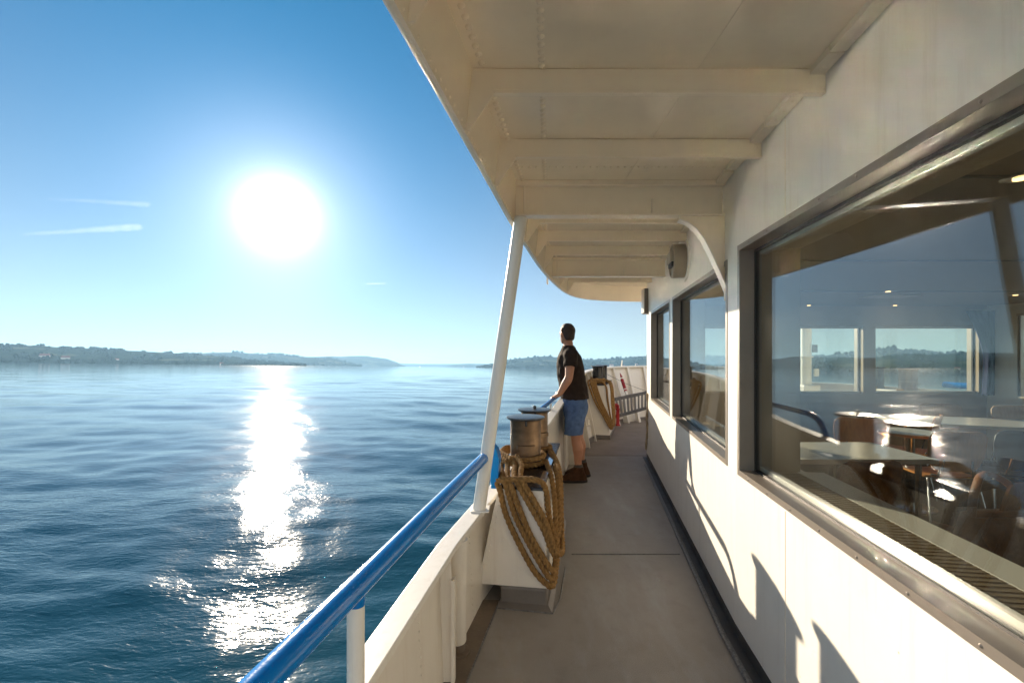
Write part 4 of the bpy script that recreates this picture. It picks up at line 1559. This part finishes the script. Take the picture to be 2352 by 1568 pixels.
# torso
bd.loft([((0.745, YC, .80), .10, .14), ((0.74, YC, .92), .112, .15), ((0.73, YC, 1.03), .112, .148), ((0.705, YC, 1.18), .122, .158), ((0.685, YC, 1.32), .125, .178), ((0.672, YC, 1.43), .108, .185), ((0.665, YC, 1.50), .08, .155), ((0.660, YC, 1.545), .062, .09), ((.658, YC, 1.57), .055, .06)], 24)
# neck and head, turned away to the bow and port
hd = V((0.645, YC, 1.70))
bd.tube([(0.668, YC, 1.50), (0.662, YC, 1.56), (0.652, YC, 1.64)], [0.066, 0.058, 0.056], 16)
fwd = V((-0.45, 0.89, 0)).normalized()
side = V((fwd.y, -fwd.x, 0))
up = V((0, 0, 1))


def H(f, s, z):
    return hd + fwd * f + side * s + up * z


bd.loft([(H(0.03, 0, -.118), .030, .026, fwd, side), (H(0.028, 0, -.105), .058, .048, fwd, side), (H(0.012, 0, -.075), .080, .062, fwd, side), (H(0.0, 0, -.03), .094, .071, fwd, side), (H(-0.004, 0, .02), .099, .075, fwd, side), (H(-0.008, 0, .065), .095, .072, fwd, side), (H(-.012, 0, .095), .072, .056, fwd, side), (H(-.012, 0, .112), .03, .025, fwd, side)], 24)
bd.loft([(H(.095, 0, -.035), .018, .017, fwd, side), (H(.098, 0, -.022), .022, .016, fwd, side), (H(.092, 0, .0), .016, .010, fwd, side), (H(.088, 0, .018), .010, .008, fwd, side)], 10)   # nose
bd.loft([(H(.088, 0, -.075), .012, .024, fwd, side), (H(.09, 0, -.066), .012, .026, fwd, side), (H(.086, 0, -.057), .010, .022, fwd, side)], 10)    # lips
for s in (-1, 1):
    bd.ball(H(-.005, s * .078, -.012), .032, (0.75, 0.35, 1.05), M=Matrix((fwd, side, up)).transposed())   # ears
    bd.ball(H(.086, s * .032, .012), .016)
# arms
def arm_(sh, el, wr, hnd, s):
    bd.tube(crom([sh, V(sh).lerp(V(el), .5), el, V(el).lerp(V(wr), .45), wr], .03), [0.062 - 0.0 for _ in crom([sh, V(sh).lerp(V(el), .5), el, V(el).lerp(V(wr), .45), wr], .03)], 14) if False else None
    path = crom([sh, V(sh).lerp(V(el), .5), el, V(el).lerp(V(wr), .4), wr], .025)
    n_ = len(path)
    rad = [lerp_tab([(0, .060), (.25, .056), (.5, .046), (.65, .048), (.8, .040), (1, .029)], i / (n_ - 1)) for i in range(n_)]
    bd.tube(path, rad, 14)
    d = (V(hnd) - V(wr)).normalized()
    # palm draped over the rail, fingers curling round the outside
    bd.loft([(V(wr) + d * .0, .026, .030, (0, 1, 0), V((-d.z, 0, d.x))), (V(wr) + d * .04, .040, .018, (0, 1, 0), V((-d.z, 0, d.x))), (V(hnd), .042, .015, (0, 1, 0), V((-d.z, 0, d.x)))], 14)
    for k in range(4):
        yy = -0.033 + 0.022 * k
        ln = (0.85, 1.0, 0.95, 0.8)[k] if s < 0 else (0.8, 0.95, 1.0, .85)[k]
        b = V(hnd) + V((0, yy, 0.002))
        bd.tube([b, b + V((-.028 * ln, 0, -.010)), b + V((-.045 * ln, 0, -.034 * ln)), b + V((-.038 * ln, 0, -.058 * ln))], [.0095, .009, .0085, .0065], 8)
    tb = V(wr).lerp(V(hnd), .45) + V((0, 0.028 * -s, -.002))
    bd.tube([tb, tb + V((-.012, .022 * -s, -.014)), tb + V((-.018, .028 * -s, -.045))], [.012, .0105, .008], 8)


arm_((0.672, 5.165, 1.465), (0.632, 5.075, 1.20), (0.535, 5.13, 1.012), (0.478, 5.15, 0.987), -1)
arm_((0.672, 5.515, 1.465), (0.63, 5.60, 1.20), (0.635, 5.60, 1.035), (0.580, 5.61, 1.0), 1)
# legs
for yy, dx, foot in ((YL, 0.0, 0), (YR, 0.075, 1)):
    hp = V((0.755, YC + (yy - YC) * .75, .86))
    kn_ = V((0.735 + dx * .8, yy, .50))
    an = V((0.765 + dx, yy, .13))
    path = [hp, hp.lerp(kn_, .5), kn_ + V((0, 0, .04)), kn_ + V((0.002, 0, -.03)), kn_.lerp(an, .35) + V((.012, 0, 0)), kn_.lerp(an, .7), an]
    bd.tube(crom(path, .03), [lerp_tab([(0, .078), (.25, .078), (.45, .062), (.52, .056), (.68, .064), (.85, .043), (1, .04)], i / (len(crom(path, .03)) - 1)) for i in range(len(crom(path, .03)))], 16)
    bd.loft([(an + V((.03, 0, -.10)), .035, .03), (an + V((-.02, 0, -.05)), .07, .035), (an, .04, .04)], 12)
body = bd.build('body', SKIN, man, smooth=True)
remesh(body, 0.006, 2)
ey = MB()
for s in (-1, 1):
    ey.ball(H(.0985, s * .033, .012), .0085)
ey.build('eye', DARKIN, man, smooth=True)

sh = MB()
sh.loft([((0.735, YC, .945), .158, .190), ((0.730, YC, 1.0), .160, .190), ((0.712, YC, 1.10), .162, .186), ((0.692, YC, 1.22), .162, .190), ((0.679, YC, 1.34), .156, .205), ((0.672, YC, 1.43), .134, .212), ((0.668, YC, 1.50), .100, .175), ((0.662, YC, 1.545), .074, .100), ((0.659, YC, 1.566), .064, .072)], 28)
sh.tube(crom([(0.674, 5.20, 1.475), (0.668, 5.15, 1.44), (0.652, 5.105, 1.325)], .02), [lerp_tab([(0, .082), (1, .075)], i / (len(crom([(0.674, 5.20, 1.475), (0.668, 5.15, 1.44), (0.652, 5.105, 1.325)], .02)) - 1)) for i in range(len(crom([(0.674, 5.20, 1.475), (0.668, 5.15, 1.44), (0.652, 5.105, 1.325)], .02)))], 16)
sh.tube(crom([(0.674, 5.48, 1.475), (0.668, 5.53, 1.44), (0.652, 5.575, 1.325)], .02), 0.07, 16)
so2 = sh.build('t_shirt', SHIRT, man, smooth=True)
remesh(so2, 0.008, 3)
dn_ = so2.modifiers.new('folds', 'DISPLACE')
tx = bpy.data.textures.new('cloth_folds', 'CLOUDS'); tx.noise_scale = 0.075; tx.noise_depth = 2
dn_.texture = tx; dn_.strength = 0.024; dn_.mid_level = 0.45; dn_.texture_coords = 'LOCAL'

so_ = MB()
so_.loft([((0.735, YC, .70), .11, .15), ((0.742, YC, .78), .142, .184), ((0.747, YC, .86), .148, .184), ((0.740, YC, .95), .138, .172), ((0.738, YC, .97), .134, .168)], 24)
for yy, dx in ((YL, -.012), (YR, .03)):
    so_.loft([((0.716 + dx, yy, .545), .104, .096), ((0.720 + dx, yy, .60), .106, .098), ((0.732 + dx * .6, YC + (yy - YC) * .85, .72), .118, .106), ((0.745, YC + (yy - YC) * .7, .84), .115, .10)], 20)
sho = so_.build('shorts', DENIM, man, smooth=True)
remesh(sho, 0.007, 2)
dn_ = sho.modifiers.new('folds', 'DISPLACE')
dn_.texture = tx; dn_.strength = 0.018; dn_.mid_level = 0.45; dn_.texture_coords = 'LOCAL'
bt = MB(); bt.box(0.80, 0.845, 5.155, 5.17, 0.86, 0.90)

hr = MB()
hr.loft([(H(-0.062, 0, -.075), .030, .046, fwd, side), (H(-0.052, 0, -.05), .050, .062, fwd, side), (H(-0.036, 0, 0), .072, .0745, fwd, side), (H(-0.022, 0, .05), .093, .079, fwd, side), (H(-.014, 0, .09), .083, .068, fwd, side), (H(-.010, 0, .115), .055, .047, fwd, side), (H(-.010, 0, .125), .02, .02, fwd, side)], 24)
for k in range(330):
    a, b = random.uniform(0, 2 * PI), random.uniform(-.15, 1.0)
    v = V((math.cos(a) * math.sqrt(1 - b * b), math.sin(a) * math.sqrt(1 - b * b), b))
    if v.x > 0.2 and v.z < 0.85: continue
    p0 = H(-.016 + v.x * .086, v.y * .073, .03 + v.z * .083)
    dirv = (fwd * v.x + side * v.y + up * v.z + fwd * .15 + V((random.uniform(-.5, .5), random.uniform(-.5, .5), random.uniform(-.2, .3)))).normalized()
    hr.tube([p0, p0 + dirv * random.uniform(.006, .012), p0 + dirv * random.uniform(.013, .022) + V((0, 0, -.003))], [.0065, .005, .002], 5)
hro = hr.build('hair', HAIR, man, smooth=True)
remesh(hro, 0.0035, 0)

for yy, dx, nm in ((YL, 0.0, ''), (YR, 0.075, '')):
    an = V((0.765 + dx, yy, 0))
    m = MB()
    m.loft([(an + V((-.055, 0, .022)), .150, .048), (an + V((-.055, 0, .05)), .150, .050), (an + V((-.045, 0, .075)), .130, .050), (an + V((-.02, 0, .10)), .095, .048), (an + V((-.003, 0, .13)), .066, .047), (an + V((0, 0, .16)), .058, .050), (an + V((0, 0, .172)), .056, .050)], 22, power=2.5)
    for k in range(4):
        m.tube([an + V((-.115 + .025 * k, -.03, .088 + .020 * k)), an + V((-.120 + .025 * k, 0, .098 + .021 * k)), an + V((-.115 + .025 * k, .03, .088 + .020 * k))], .007, 6)
    bo = m.build('boot', BOOT, man, smooth=True)
    remesh(bo, 0.005, 1)
    m = MB()
    m.loft([(an + V((-.055, 0, .001)), .152, .050), (an + V((-.055, 0, .006)), .158, .053), (an + V((-.055, 0, .026)), .157, .053)], 24, power=2.6)
    m.build('sole', SOLE, bo, smooth=True)
    m = MB()
    m.loft([(an + V((0, 0, .15)), .050, .046), (an + V((0, 0, .19)), .050, .046), (an + V((0, 0, .205)), .047, .044)], 18)
    m.build('sock', SOCK, man, smooth=True)

# ------------------------------------------------------------------ lake
def grid_mesh(name, co_, nr, na, mt, wrap=False):
    me = bpy.data.meshes.new(name)
    me.vertices.add(len(co_))
    me.vertices.foreach_set('co', np.asarray(co_, dtype=np.float32).ravel())
    i = np.arange(nr - 1)[:, None] * na
    k = np.arange(na if wrap else na - 1)[None, :]
    k2 = (k + 1) % na
    q = np.stack([i + k, i + k2, i + na + k2, i + na + k], -1).reshape(-1, 4)
    nf = len(q)
    me.loops.add(nf * 4)
    me.loops.foreach_set('vertex_index', q.ravel().astype(np.int32))
    me.polygons.add(nf)
    me.polygons.foreach_set('loop_start', (np.arange(nf) * 4).astype(np.int32))
    me.polygons.foreach_set('loop_total', np.full(nf, 4, dtype=np.int32))
    me.update(calc_edges=True)
    me.validate()
    me.shade_smooth()
    me.materials.append(mt)
    o = bpy.data.objects.new(name, me)
    C.objects.link(o)
    return o


def water_material():
    m = bpy.data.materials.new('lake_water')
    m.use_nodes = True
    N, L = m.node_tree.nodes, m.node_tree.links
    b = N['Principled BSDF']
    b.inputs['Base Color'].default_value = (0.008, 0.050, 0.078, 1)
    b.inputs['Roughness'].default_value = 0.10
    b.inputs['IOR'].default_value = 1.333
    tc = N.new('ShaderNodeTexCoord')
    hts = []
    for sc_, st, dist, det in ((0.7, (0.5, 1.0, 1), 0.03, 2), (3.6, (0.45, 1.0, 1), 0.027, 3), (12.0, (0.5, 1.0, 1), 0.011, 2)):
        mp = N.new('ShaderNodeMapping')
        mp.inputs['Rotation'].default_value = (0, 0, 0.35 if sc_ < 1 else (-0.25 if sc_ < 4 else 0.1))
        mp.inputs['Scale'].default_value = st
        L.new(tc.outputs['Object'], mp.inputs['Vector'])
        n = N.new('ShaderNodeTexNoise')
        n.inputs['Scale'].default_value = sc_
        n.inputs['Detail'].default_value = det
        n.inputs['Roughness'].default_value = 0.5
        n.inputs['Distortion'].default_value = 0.4
        L.new(mp.outputs['Vector'], n.inputs['Vector'])
        mu = N.new('ShaderNodeMath'); mu.operation = 'MULTIPLY'
        L.new(n.outputs['Fac'], mu.inputs[0]); mu.inputs[1].default_value = dist
        hts.append(mu)
    a = None
    for h in hts:
        if a is None: a = h
        else:
            ad = N.new('ShaderNodeMath'); ad.operation = 'ADD'
            L.new(a.outputs[0], ad.inputs[0]); L.new(h.outputs[0], ad.inputs[1])
            a = ad
    # the ruffled patch about the ship gives way to calmer water
    ln = N.new('ShaderNodeVectorMath'); ln.operation = 'LENGTH'
    L.new(tc.outputs['Object'], ln.inputs[0])
    cm = N.new('ShaderNodeMapRange')
    cm.inputs['From Min'].default_value = 12
    cm.inputs['From Max'].default_value = 90
    cm.inputs['To Min'].default_value = 1.0
    cm.inputs['To Max'].default_value = 0.30
    L.new(ln.outputs['Value'], cm.inputs['Value'])
    wp = N.new('ShaderNodeMapping'); wp.inputs['Scale'].default_value = (0.035, 0.075, 1); wp.inputs['Rotation'].default_value = (0, 0, 0.3)
    L.new(tc.outputs['Object'], wp.inputs['Vector'])
    wn = N.new('ShaderNodeTexNoise'); wn.inputs['Scale'].default_value = 1.0; wn.inputs['Detail'].default_value = 3
    L.new(wp.outputs['Vector'], wn.inputs['Vector'])
    wr = N.new('ShaderNodeMapRange')
    wr.inputs['From Min'].default_value = 0.35; wr.inputs['From Max'].default_value = 0.65
    wr.inputs['To Min'].default_value = 0.45; wr.inputs['To Max'].default_value = 1.35
    L.new(wn.outputs['Fac'], wr.inputs['Value'])
    ml0 = N.new('ShaderNodeMath'); ml0.operation = 'MULTIPLY'
    L.new(cm.outputs['Result'], ml0.inputs[0]); L.new(wr.outputs['Result'], ml0.inputs[1])
    ml = N.new('ShaderNodeMath'); ml.operation = 'MULTIPLY'
    L.new(a.outputs[0], ml.inputs[0]); L.new(ml0.outputs[0], ml.inputs[1])
    a = ml
    bp = N.new('ShaderNodeBump')
    bp.inputs['Strength'].default_value = 1.0
    bp.inputs['Distance'].default_value = 1.0
    L.new(a.outputs[0], bp.inputs['Height'])
    L.new(bp.outputs['Normal'], b.inputs['Normal'])
    rg = N.new('ShaderNodeMapRange')
    rg.inputs['From Min'].default_value = 24
    rg.inputs['From Max'].default_value = 110
    rg.inputs['To Min'].default_value = 0.088
    rg.inputs['To Max'].default_value = 0.060
    L.new(ln.outputs['Value'], rg.inputs['Value'])
    L.new(rg.outputs['Result'], b.inputs['Roughness'])
    return m


WATER = water_material()
rs = np.exp(np.linspace(math.log(1.5), math.log(11500), 760))
rs = np.concatenate([[0.02], rs])
azs = np.concatenate([np.linspace(-1.15, 1.05, 760), np.linspace(1.05, 2 * PI - 1.15, 90)[1:-1]])
RG, AG = np.meshgrid(rs, azs, indexing='ij')
X, Y = RG * np.sin(AG), RG * np.cos(AG)
Z = np.zeros_like(X)
rng = np.random.default_rng(5)
dr = np.gradient(rs)[:, None]
for k in range(90):
    lam = math.exp(rng.uniform(math.log(0.9), math.log(14)))
    th = rng.normal(0.35, 0.55)                     # direction of travel, roughly along the ship
    amp = 0.0022 * lam ** 0.8 * rng.uniform(.5, 1.3)
    kx, ky = 2 * PI / lam * math.sin(th), 2 * PI / lam * math.cos(th)
    w = np.clip((lam / (dr * 3.0) - 1), 0, 1)
    Z += amp * w * np.sin(kx * X + ky * Y + rng.uniform(0, 2 * PI))
lake = grid_mesh('lake_water', np.stack([X, Y, Z], -1).reshape(-1, 3), len(rs), len(azs), WATER, wrap=True)
tag(lake, 'rippled blue lake water with the sun glittering on it', 'water', kind='structure')

# ------------------------------------------------------------------ hills
def hill_material(name, dark, light, field):
    m = bpy.data.materials.new(name)
    m.use_nodes = True
    N, L = m.node_tree.nodes, m.node_tree.links
    b = N['Principled BSDF']
    b.inputs['Roughness'].default_value = 1.0
    b.inputs['Specular IOR Level'].default_value = 0.0
    tc = N.new('ShaderNodeTexCoord')
    n = N.new('ShaderNodeTexNoise'); n.inputs['Scale'].default_value = 0.06; n.inputs['Detail'].default_value = 6
    L.new(tc.outputs['Object'], n.inputs['Vector'])
    r = N.new('ShaderNodeValToRGB')
    r.color_ramp.elements[0].position = 0.35; r.color_ramp.elements[1].position = 0.7
    r.color_ramp.elements[0].color = (*dark, 1); r.color_ramp.elements[1].color = (*light, 1)
    L.new(n.outputs['Fac'], r.inputs['Fac'])
    mp = N.new('ShaderNodeMapping'); mp.inputs['Scale'].default_value = (1, 1, 2.5)
    L.new(tc.outputs['Object'], mp.inputs['Vector'])
    v = N.new('ShaderNodeTexNoise'); v.inputs['Scale'].default_value = 0.0055; v.inputs['Detail'].default_value = 3
    L.new(mp.outputs['Vector'], v.inputs['Vector'])
    r2 = N.new('ShaderNodeValToRGB')
    r2.color_ramp.elements[0].position = 0.56; r2.color_ramp.elements[1].position = 0.60
    L.new(v.outputs['Fac'], r2.inputs['Fac'])
    mx = N.new('ShaderNodeMix'); mx.data_type = 'RGBA'
    L.new(r2.outputs['Color'], mx.inputs[0])
    L.new(r.outputs['Color'], mx.inputs[6]); mx.inputs[7].default_value = (*field, 1)
    L.new(mx.outputs[2], b.inputs['Base Color'])
    return m


HILL = hill_material('wooded_hillside', (0.022, 0.036, 0.022), (0.042, 0.06, 0.034), (0.085, 0.098, 0.055))
TREEM = mat('tree_leaves', (0.032, 0.05, 0.026), 0.9, var=0.45, vscale=0.08, spec=0.0)


def fbm(x, y, z, o=4):
    return noise.fractal(V((x, y, z)), 1.0, 2.1, o)


HFUNC = {}


def hill(name, pts, D, depth, label, shape=0.75, rough=5.0, da=0.0016):
    tab = []
    for vx, vy in pts:
        a, e = az_el(vx, vy)
        tab.append((a, e))
    a0, a1 = tab[0][0], tab[-1][0]
    na = int((a1 - a0) / da)
    nr = 46
    co_ = []

    def height(a, d):
        e = lerp_tab(tab, min(max(a, a0), a1))
        hr_ = max(1.0, CAM_H + (D + depth) * math.tan(e))
        f = (d - D) / depth
        x, y = d * math.sin(a), d * math.cos(a)
        fade = min(1, max(0, (a - a0) / 0.01)) * min(1, max(0, (a1 - a) / 0.01))
        if f <= 1:
            g = max(0, f) ** shape
            g = g * (1 + 0.18 * fbm(x * .004, y * .004, 3.3) * (1 - f) * min(1, f * 4))
        else:
            g = 1 - 0.5 * (f - 1)
        return -1.5 + (hr_ + 1.5) * g * (0.2 + 0.8 * fade) + rough * (fbm(x * .02, y * .02, 1.7) * .5) * min(1, max(0, f) * 5)

    for i in range(nr):
        f = -0.02 + 1.5 * i / (nr - 1)
        for k in range(na):
            a = a0 + (a1 - a0) * k / (na - 1)
            jag = 0.03 * fbm(a * 60, 0, 9.1, 3)
            d = D + depth * (f + jag * max(0, 1 - f))
            co_.append((d * math.sin(a), d * math.cos(a), height(a, D + depth * f)))
    o = grid_mesh(name, co_, nr, na, HILL)
    tag(o, label, 'hills', kind='structure')
    HFUNC[o.name] = (height, a0, a1, D, depth)
    return o


def cvt(o, s, l):
    return [(o[0] + x / s, o[1] + y / s) for x, y in l]


pA = [(-900, 786), (-300, 788)] + cvt((0, 753.4), 3.2, [(0, 122), (80, 125), (200, 128), (330, 131), (450, 143), (600, 148), (800, 153), (900, 160), (1050, 170), (1150, 178), (1300, 185), (1450, 197), (1600, 208), (1750, 222), (1900, 240), (2100, 258), (2250, 268)])
pB = [(300, 822)] + cvt((0, 753.4), 3.2, [(1300, 196), (1430, 188), (1600, 179), (1750, 179), (1850, 187), (2000, 191), (2180, 205)]) + cvt((643, 753.4), 4.2667, [(180, 278), (350, 284), (500, 300), (650, 330), (760, 368), (800, 378)])
pC = cvt((643, 753.4), 4.2667, [(-100, 262), (200, 282), (350, 281), (500, 275), (600, 280), (700, 273), (850, 272), (930, 285), (1050, 300), (1150, 335), (1200, 362), (1260, 378)])
pD = cvt((643, 753.4), 4.2667, [(1000, 350), (1210, 346), (1400, 350), (1650, 351), (1850, 352), (2100, 350), (2400, 340), (2600, 350)])
pE0 = cvt((643, 753.4), 4.2667, [(1560, 384), (1640, 372), (1720, 352), (1850, 346), (1960, 349), (2100, 352), (2300, 345), (2500, 350)])
pE = cvt((643, 753.4), 4.2667, [(1930, 392), (1990, 372), (2060, 358), (2120, 345)]) + cvt((1139.3, 808.5), 5.69, [(165, 100), (400, 70), (560, 58), (640, 55), (830, 68), (1150, 92), (1380, 98), (1430, 92), (1580, 70), (1650, 75), (1990, 45)]) + [(1600, 815), (1720, 826), (1850, 836)]
pF = [(1500, 846), (1640, 838), (1760, 828)] + cvt((1837.6, 716.6), 4.571, [(170, 470), (400, 440), (720, 410), (900, 385), (1000, 370), (1100, 400), (1250, 405), (1400, 435), (1700, 430)]) + [(2400, 820), (3000, 815), (4200, 815)]
hill('hills', pD, 9300, 900, 'faintest far blue hills across the head of the lake', rough=3)
hill('hills', pE0, 7200, 900, 'pale low hill beyond the strait', rough=4)
hill('hills', pC, 5600, 900, 'blue headland falling to the water left of the strait', rough=5)
hill('hills', pB, 4000, 800, 'wooded hills behind the near shore under the sun', rough=6)
hill('hills', pE, 3300, 900, 'wooded hills with fields ahead of the bow', rough=6)
hA = hill('hills', pA, 2300, 700, 'dark wooded near shore with fields on the left', rough=6)
hF = hill('hills', pF, 1500, 600, 'green wooded hill seen through the saloon windows', rough=5)

# woods along shore and ridge: countless leaf clumps, one mass
ico_v, ico_f = [], []
t_ = (1 + 5 ** .5) / 2
for a, b in ((-1, t_), (1, t_), (-1, -t_), (1, -t_)):
    ico_v.append((a, b, 0))
for a, b in ((-1, t_), (1, t_), (-1, -t_), (1, -t_)):
    ico_v.append((0, a, b))
for a, b in ((t_, -1), (t_, 1), (-t_, -1), (-t_, 1)):
    ico_v.append((a, 0, b))
ico_v = np.array(ico_v) / math.hypot(1, t_)
ico_f = [(0, 11, 5), (0, 5, 1), (0, 1, 7), (0, 7, 10), (0, 10, 11), (1, 5, 9), (5, 11, 4), (11, 10, 2), (10, 7, 6), (7, 1, 8), (3, 9, 4), (3, 4, 2), (3, 2, 6), (3, 6, 8), (3, 8, 9), (4, 9, 5), (2, 4, 11), (6, 2, 10), (8, 6, 7), (9, 8, 1)]


def woods(hname, n_shore, n_ridge, n_slope, size):
    height, a0, a1, D, depth = HFUNC[hname]
    vs, fs = [], []
    cnt = 0
    lo, hi = max(a0, -0.92), min(a1, 0.86)
    for kind, n_ in (('s', n_shore), ('r', n_ridge), ('m', n_slope)):
        for _ in range(n_):
            a = random.uniform(lo, hi)
            if kind == 's': f = random.uniform(0.0, 0.06)
            elif kind == 'r': f = random.uniform(0.9, 1.02)
            else:
                f = random.uniform(0.05, .95)
                if fbm(a * 40, f * 3, 5.5, 3) < 0: continue
            if kind == 'r' and fbm(a * 55, 1, 2.2, 3) < -0.1: continue
            d = D + depth * f
            z = height(a, d)
            s = size * random.uniform(.55, 1.25)
            c_ = np.array((d * math.sin(a), d * math.cos(a), max(z, 0) + s * .5))
            q = ico_v * np.array((s * random.uniform(.7, 1.1), s * random.uniform(.7, 1.1), s * random.uniform(.7, 1.2))) * (1 + 0.5 * (np.random.rand(12, 1) - .5))
            vs.append(q + c_)
            fs += [(i + cnt, j + cnt, k + cnt) for i, j, k in ico_f]
            cnt += 12
    me = bpy.data.meshes.new('woods')
    me.from_pydata(np.concatenate(vs).tolist(), [], fs)
    me.materials.append(TREEM)
    o = bpy.data.objects.new('woods', me)
    C.objects.link(o)
    return o


np.random.seed(3)

wo = woods(hA.name, 1900, 520, 1000, 6.3)
tag(wo, 'dark woods along the near shore on the left', 'woods', kind='stuff')
wo = woods('hills.004', 700, 260, 500, 10.0)
tag(wo, 'woods on the hills ahead of the bow', 'woods', kind='stuff')
wo = woods('hills.003', 500, 200, 200, 11.0)
tag(wo, 'woods on the hills behind the near shore', 'woods', kind='stuff')
wo = woods(hF.name, 900, 420, 900, 6.0)
tag(wo, 'woods on the green hill seen through the saloon', 'woods', kind='stuff')

# lakeside houses and far sails, a pixel or two each
def world_tag(o, loc):
    o.matrix_world = Matrix.Translation(V(loc))


def on_shore(vx, D, dh=0.0):
    a, e = az_el(vx, 830)
    return V((D * math.sin(a), D * math.cos(a), 0)), a


def shore_house(vx, D, z, w, h, label, dark=False):
    b, a = on_shore(vx, D)
    b.z = z
    t = bpy.data.objects.new('shore_house', None)
    C.objects.link(t)
    t.matrix_world = Matrix.Translation(b) @ Matrix.Rotation(-a + 0.3, 4, 'Z')
    t['_b'] = (0, 0, 0)
    tag(t, label, 'house', 'houses on the lake shore')
    m = MB(); m.box(-w / 2, w / 2, -w * .35, w * .35, -3, h); m.build('wall', HOUSEW, t)
    m = MB()
    m.prism([(-w / 2 - .4, -w * .42, h - .2), (-w / 2 - .4, 0, h + w * .3), (-w / 2 - .4, w * .42, h - .2)], (w + .8, 0, 0))
    m.build('roof', HOUSER, t)


def hz(i, vx, D):
    a, e = az_el(vx, 830)
    h_, a0, a1, d0, dep = HFUNC[list(HFUNC)[i]]
    return max(0.5, h_(a, D))


for vx, D, w, h, lab in ((102, 2420, 26, 7, 'long pale house among trees on the near shore'), (150, 2400, 22, 5, 'pale house next to the long one on the near shore'), (268, 2380, 12, 5, 'lone small pale house below the fields on the near shore'),
                         (510, 2310, 18, 5, 'low boathouse on the point of the near shore'), (622, 2330, 11, 7, 'white house at the very tip of the near shore')):
    shore_house(vx, D, hz(5, vx, D), w, h, lab)
for vx, D, w, h, lab in ((1405, 3430, 26, 8, 'white house on the hillside above the far bollards'), (1432, 3400, 22, 8, 'white house on the hillside beside the jackstaff'), (1462, 3480, 18, 8, 'pale house on the hillside by the deckhouse corner')):
    shore_house(vx, D, hz(4, vx, D), w, h, lab)
shore_house(2199, 1560, hz(6, 2199, 1560), 9, 6, 'white house in the trees seen through the saloon')

for vx, D, hh, lab in ((965, 2600, 9, 'tiny white sail far out below the headland'), (1065, 3000, 9, 'tiny white sail far out beside the leaning post')):
    b, a = on_shore(vx, D)
    t = bpy.data.objects.new('sailing_boat', None)
    C.objects.link(t)
    t.matrix_world = Matrix.Translation(b) @ Matrix.Rotation(-a + .4, 4, 'Z')
    t['_b'] = (0, 0, 0)
    tag(t, lab, 'boat', 'sailing boats on the lake')
    m = MB(); m.loft([((0, 0, -.3), 3.2, .7), ((0, 0, .9), 4.0, 1.2)], 12); m.build('hull', SAIL, t)
    m = MB(); m.prism([(0.4, 0, 1.4), (-3.2, .1, 1.5), (0.4, 0, hh)], (0, .08, 0)); m.build('sail', SAIL, t)

# contrails: thin tubes of ice cloud high up in the north-west
def contrail(p0, p1, r_px, dist, dens, label, taper=1.0):
    m = bpy.data.materials.new('contrail_ice')
    m.use_nodes = True
    N, L = m.node_tree.nodes, m.node_tree.links
    N.remove(N['Principled BSDF'])
    v = N.new('ShaderNodeVolumePrincipled')
    v.inputs['Color'].default_value = (1, 1, 1, 1)
    v.inputs['Density'].default_value = dens
    v.inputs['Anisotropy'].default_value = 0.6
    L.new(v.outputs['Volume'], [n for n in N if n.type == 'OUTPUT_MATERIAL'][0].inputs['Volume'])
    a, b = CAMW + wdir(*p0) * dist, CAMW + wdir(*p1) * dist
    r = r_px / F0 * dist
    mb = MB()
    n_ = 24
    pth = [a.lerp(b, i / n_) for i in range(n_ + 1)]
    mb.tube([p - a for p in pth], [r * (taper + (1 - taper) * i / n_) * (0.5 if i in (0, n_) else 1) * (1 + .12 * math.sin(i * 1.9)) for i in range(n_ + 1)], 14)
    me = bpy.data.meshes.new('contrail')
    me.from_pydata(mb.v, [], mb.f)
    me.materials.append(m)
    o = bpy.data.objects.new('contrail', me)
    C.objects.link(o)
    o.location = a
    tag(o, label, 'contrail', 'contrails in the sky')


contrail((50, 539), (327, 521), 6.5, 30000, 0.00013, 'brighter contrail low in the sky', 0.35)
contrail((100, 456), (346, 470), 5, 30000, 0.00009, 'fainter contrail just above the brighter one', 0.3)
contrail((841, 651.5), (888, 651), 1.0, 32000, 0.0015, 'short thin contrail between the sun and the leaning post')

# haze over the lake
HZ = bpy.data.materials.new('lake_haze')
HZ.use_nodes = True
N, L = HZ.node_tree.nodes, HZ.node_tree.links
N.remove(N['Principled BSDF'])
v = N.new('ShaderNodeVolumePrincipled')
v.inputs['Color'].default_value = (0.36, 0.66, 1.0, 1)
v.inputs['Density'].default_value = 0.00009
v.inputs['Anisotropy'].default_value = 0.35
L.new(v.outputs['Volume'], [n for n in N if n.type == 'OUTPUT_MATERIAL'][0].inputs['Volume'])
me = bpy.data.meshes.new('haze')
mb = MB().box(-12500, 12500, -12500, 12500, -5, 205)
me.from_pydata(mb.v, [], mb.f)
me.materials.append(HZ)
ho = bpy.data.objects.new('haze', me)
C.objects.link(ho)
tag(ho, 'pale blue haze over the lake', 'haze', kind='stuff')

for o in bpy.data.objects:
    if '_b' in o:
        del o['_b']
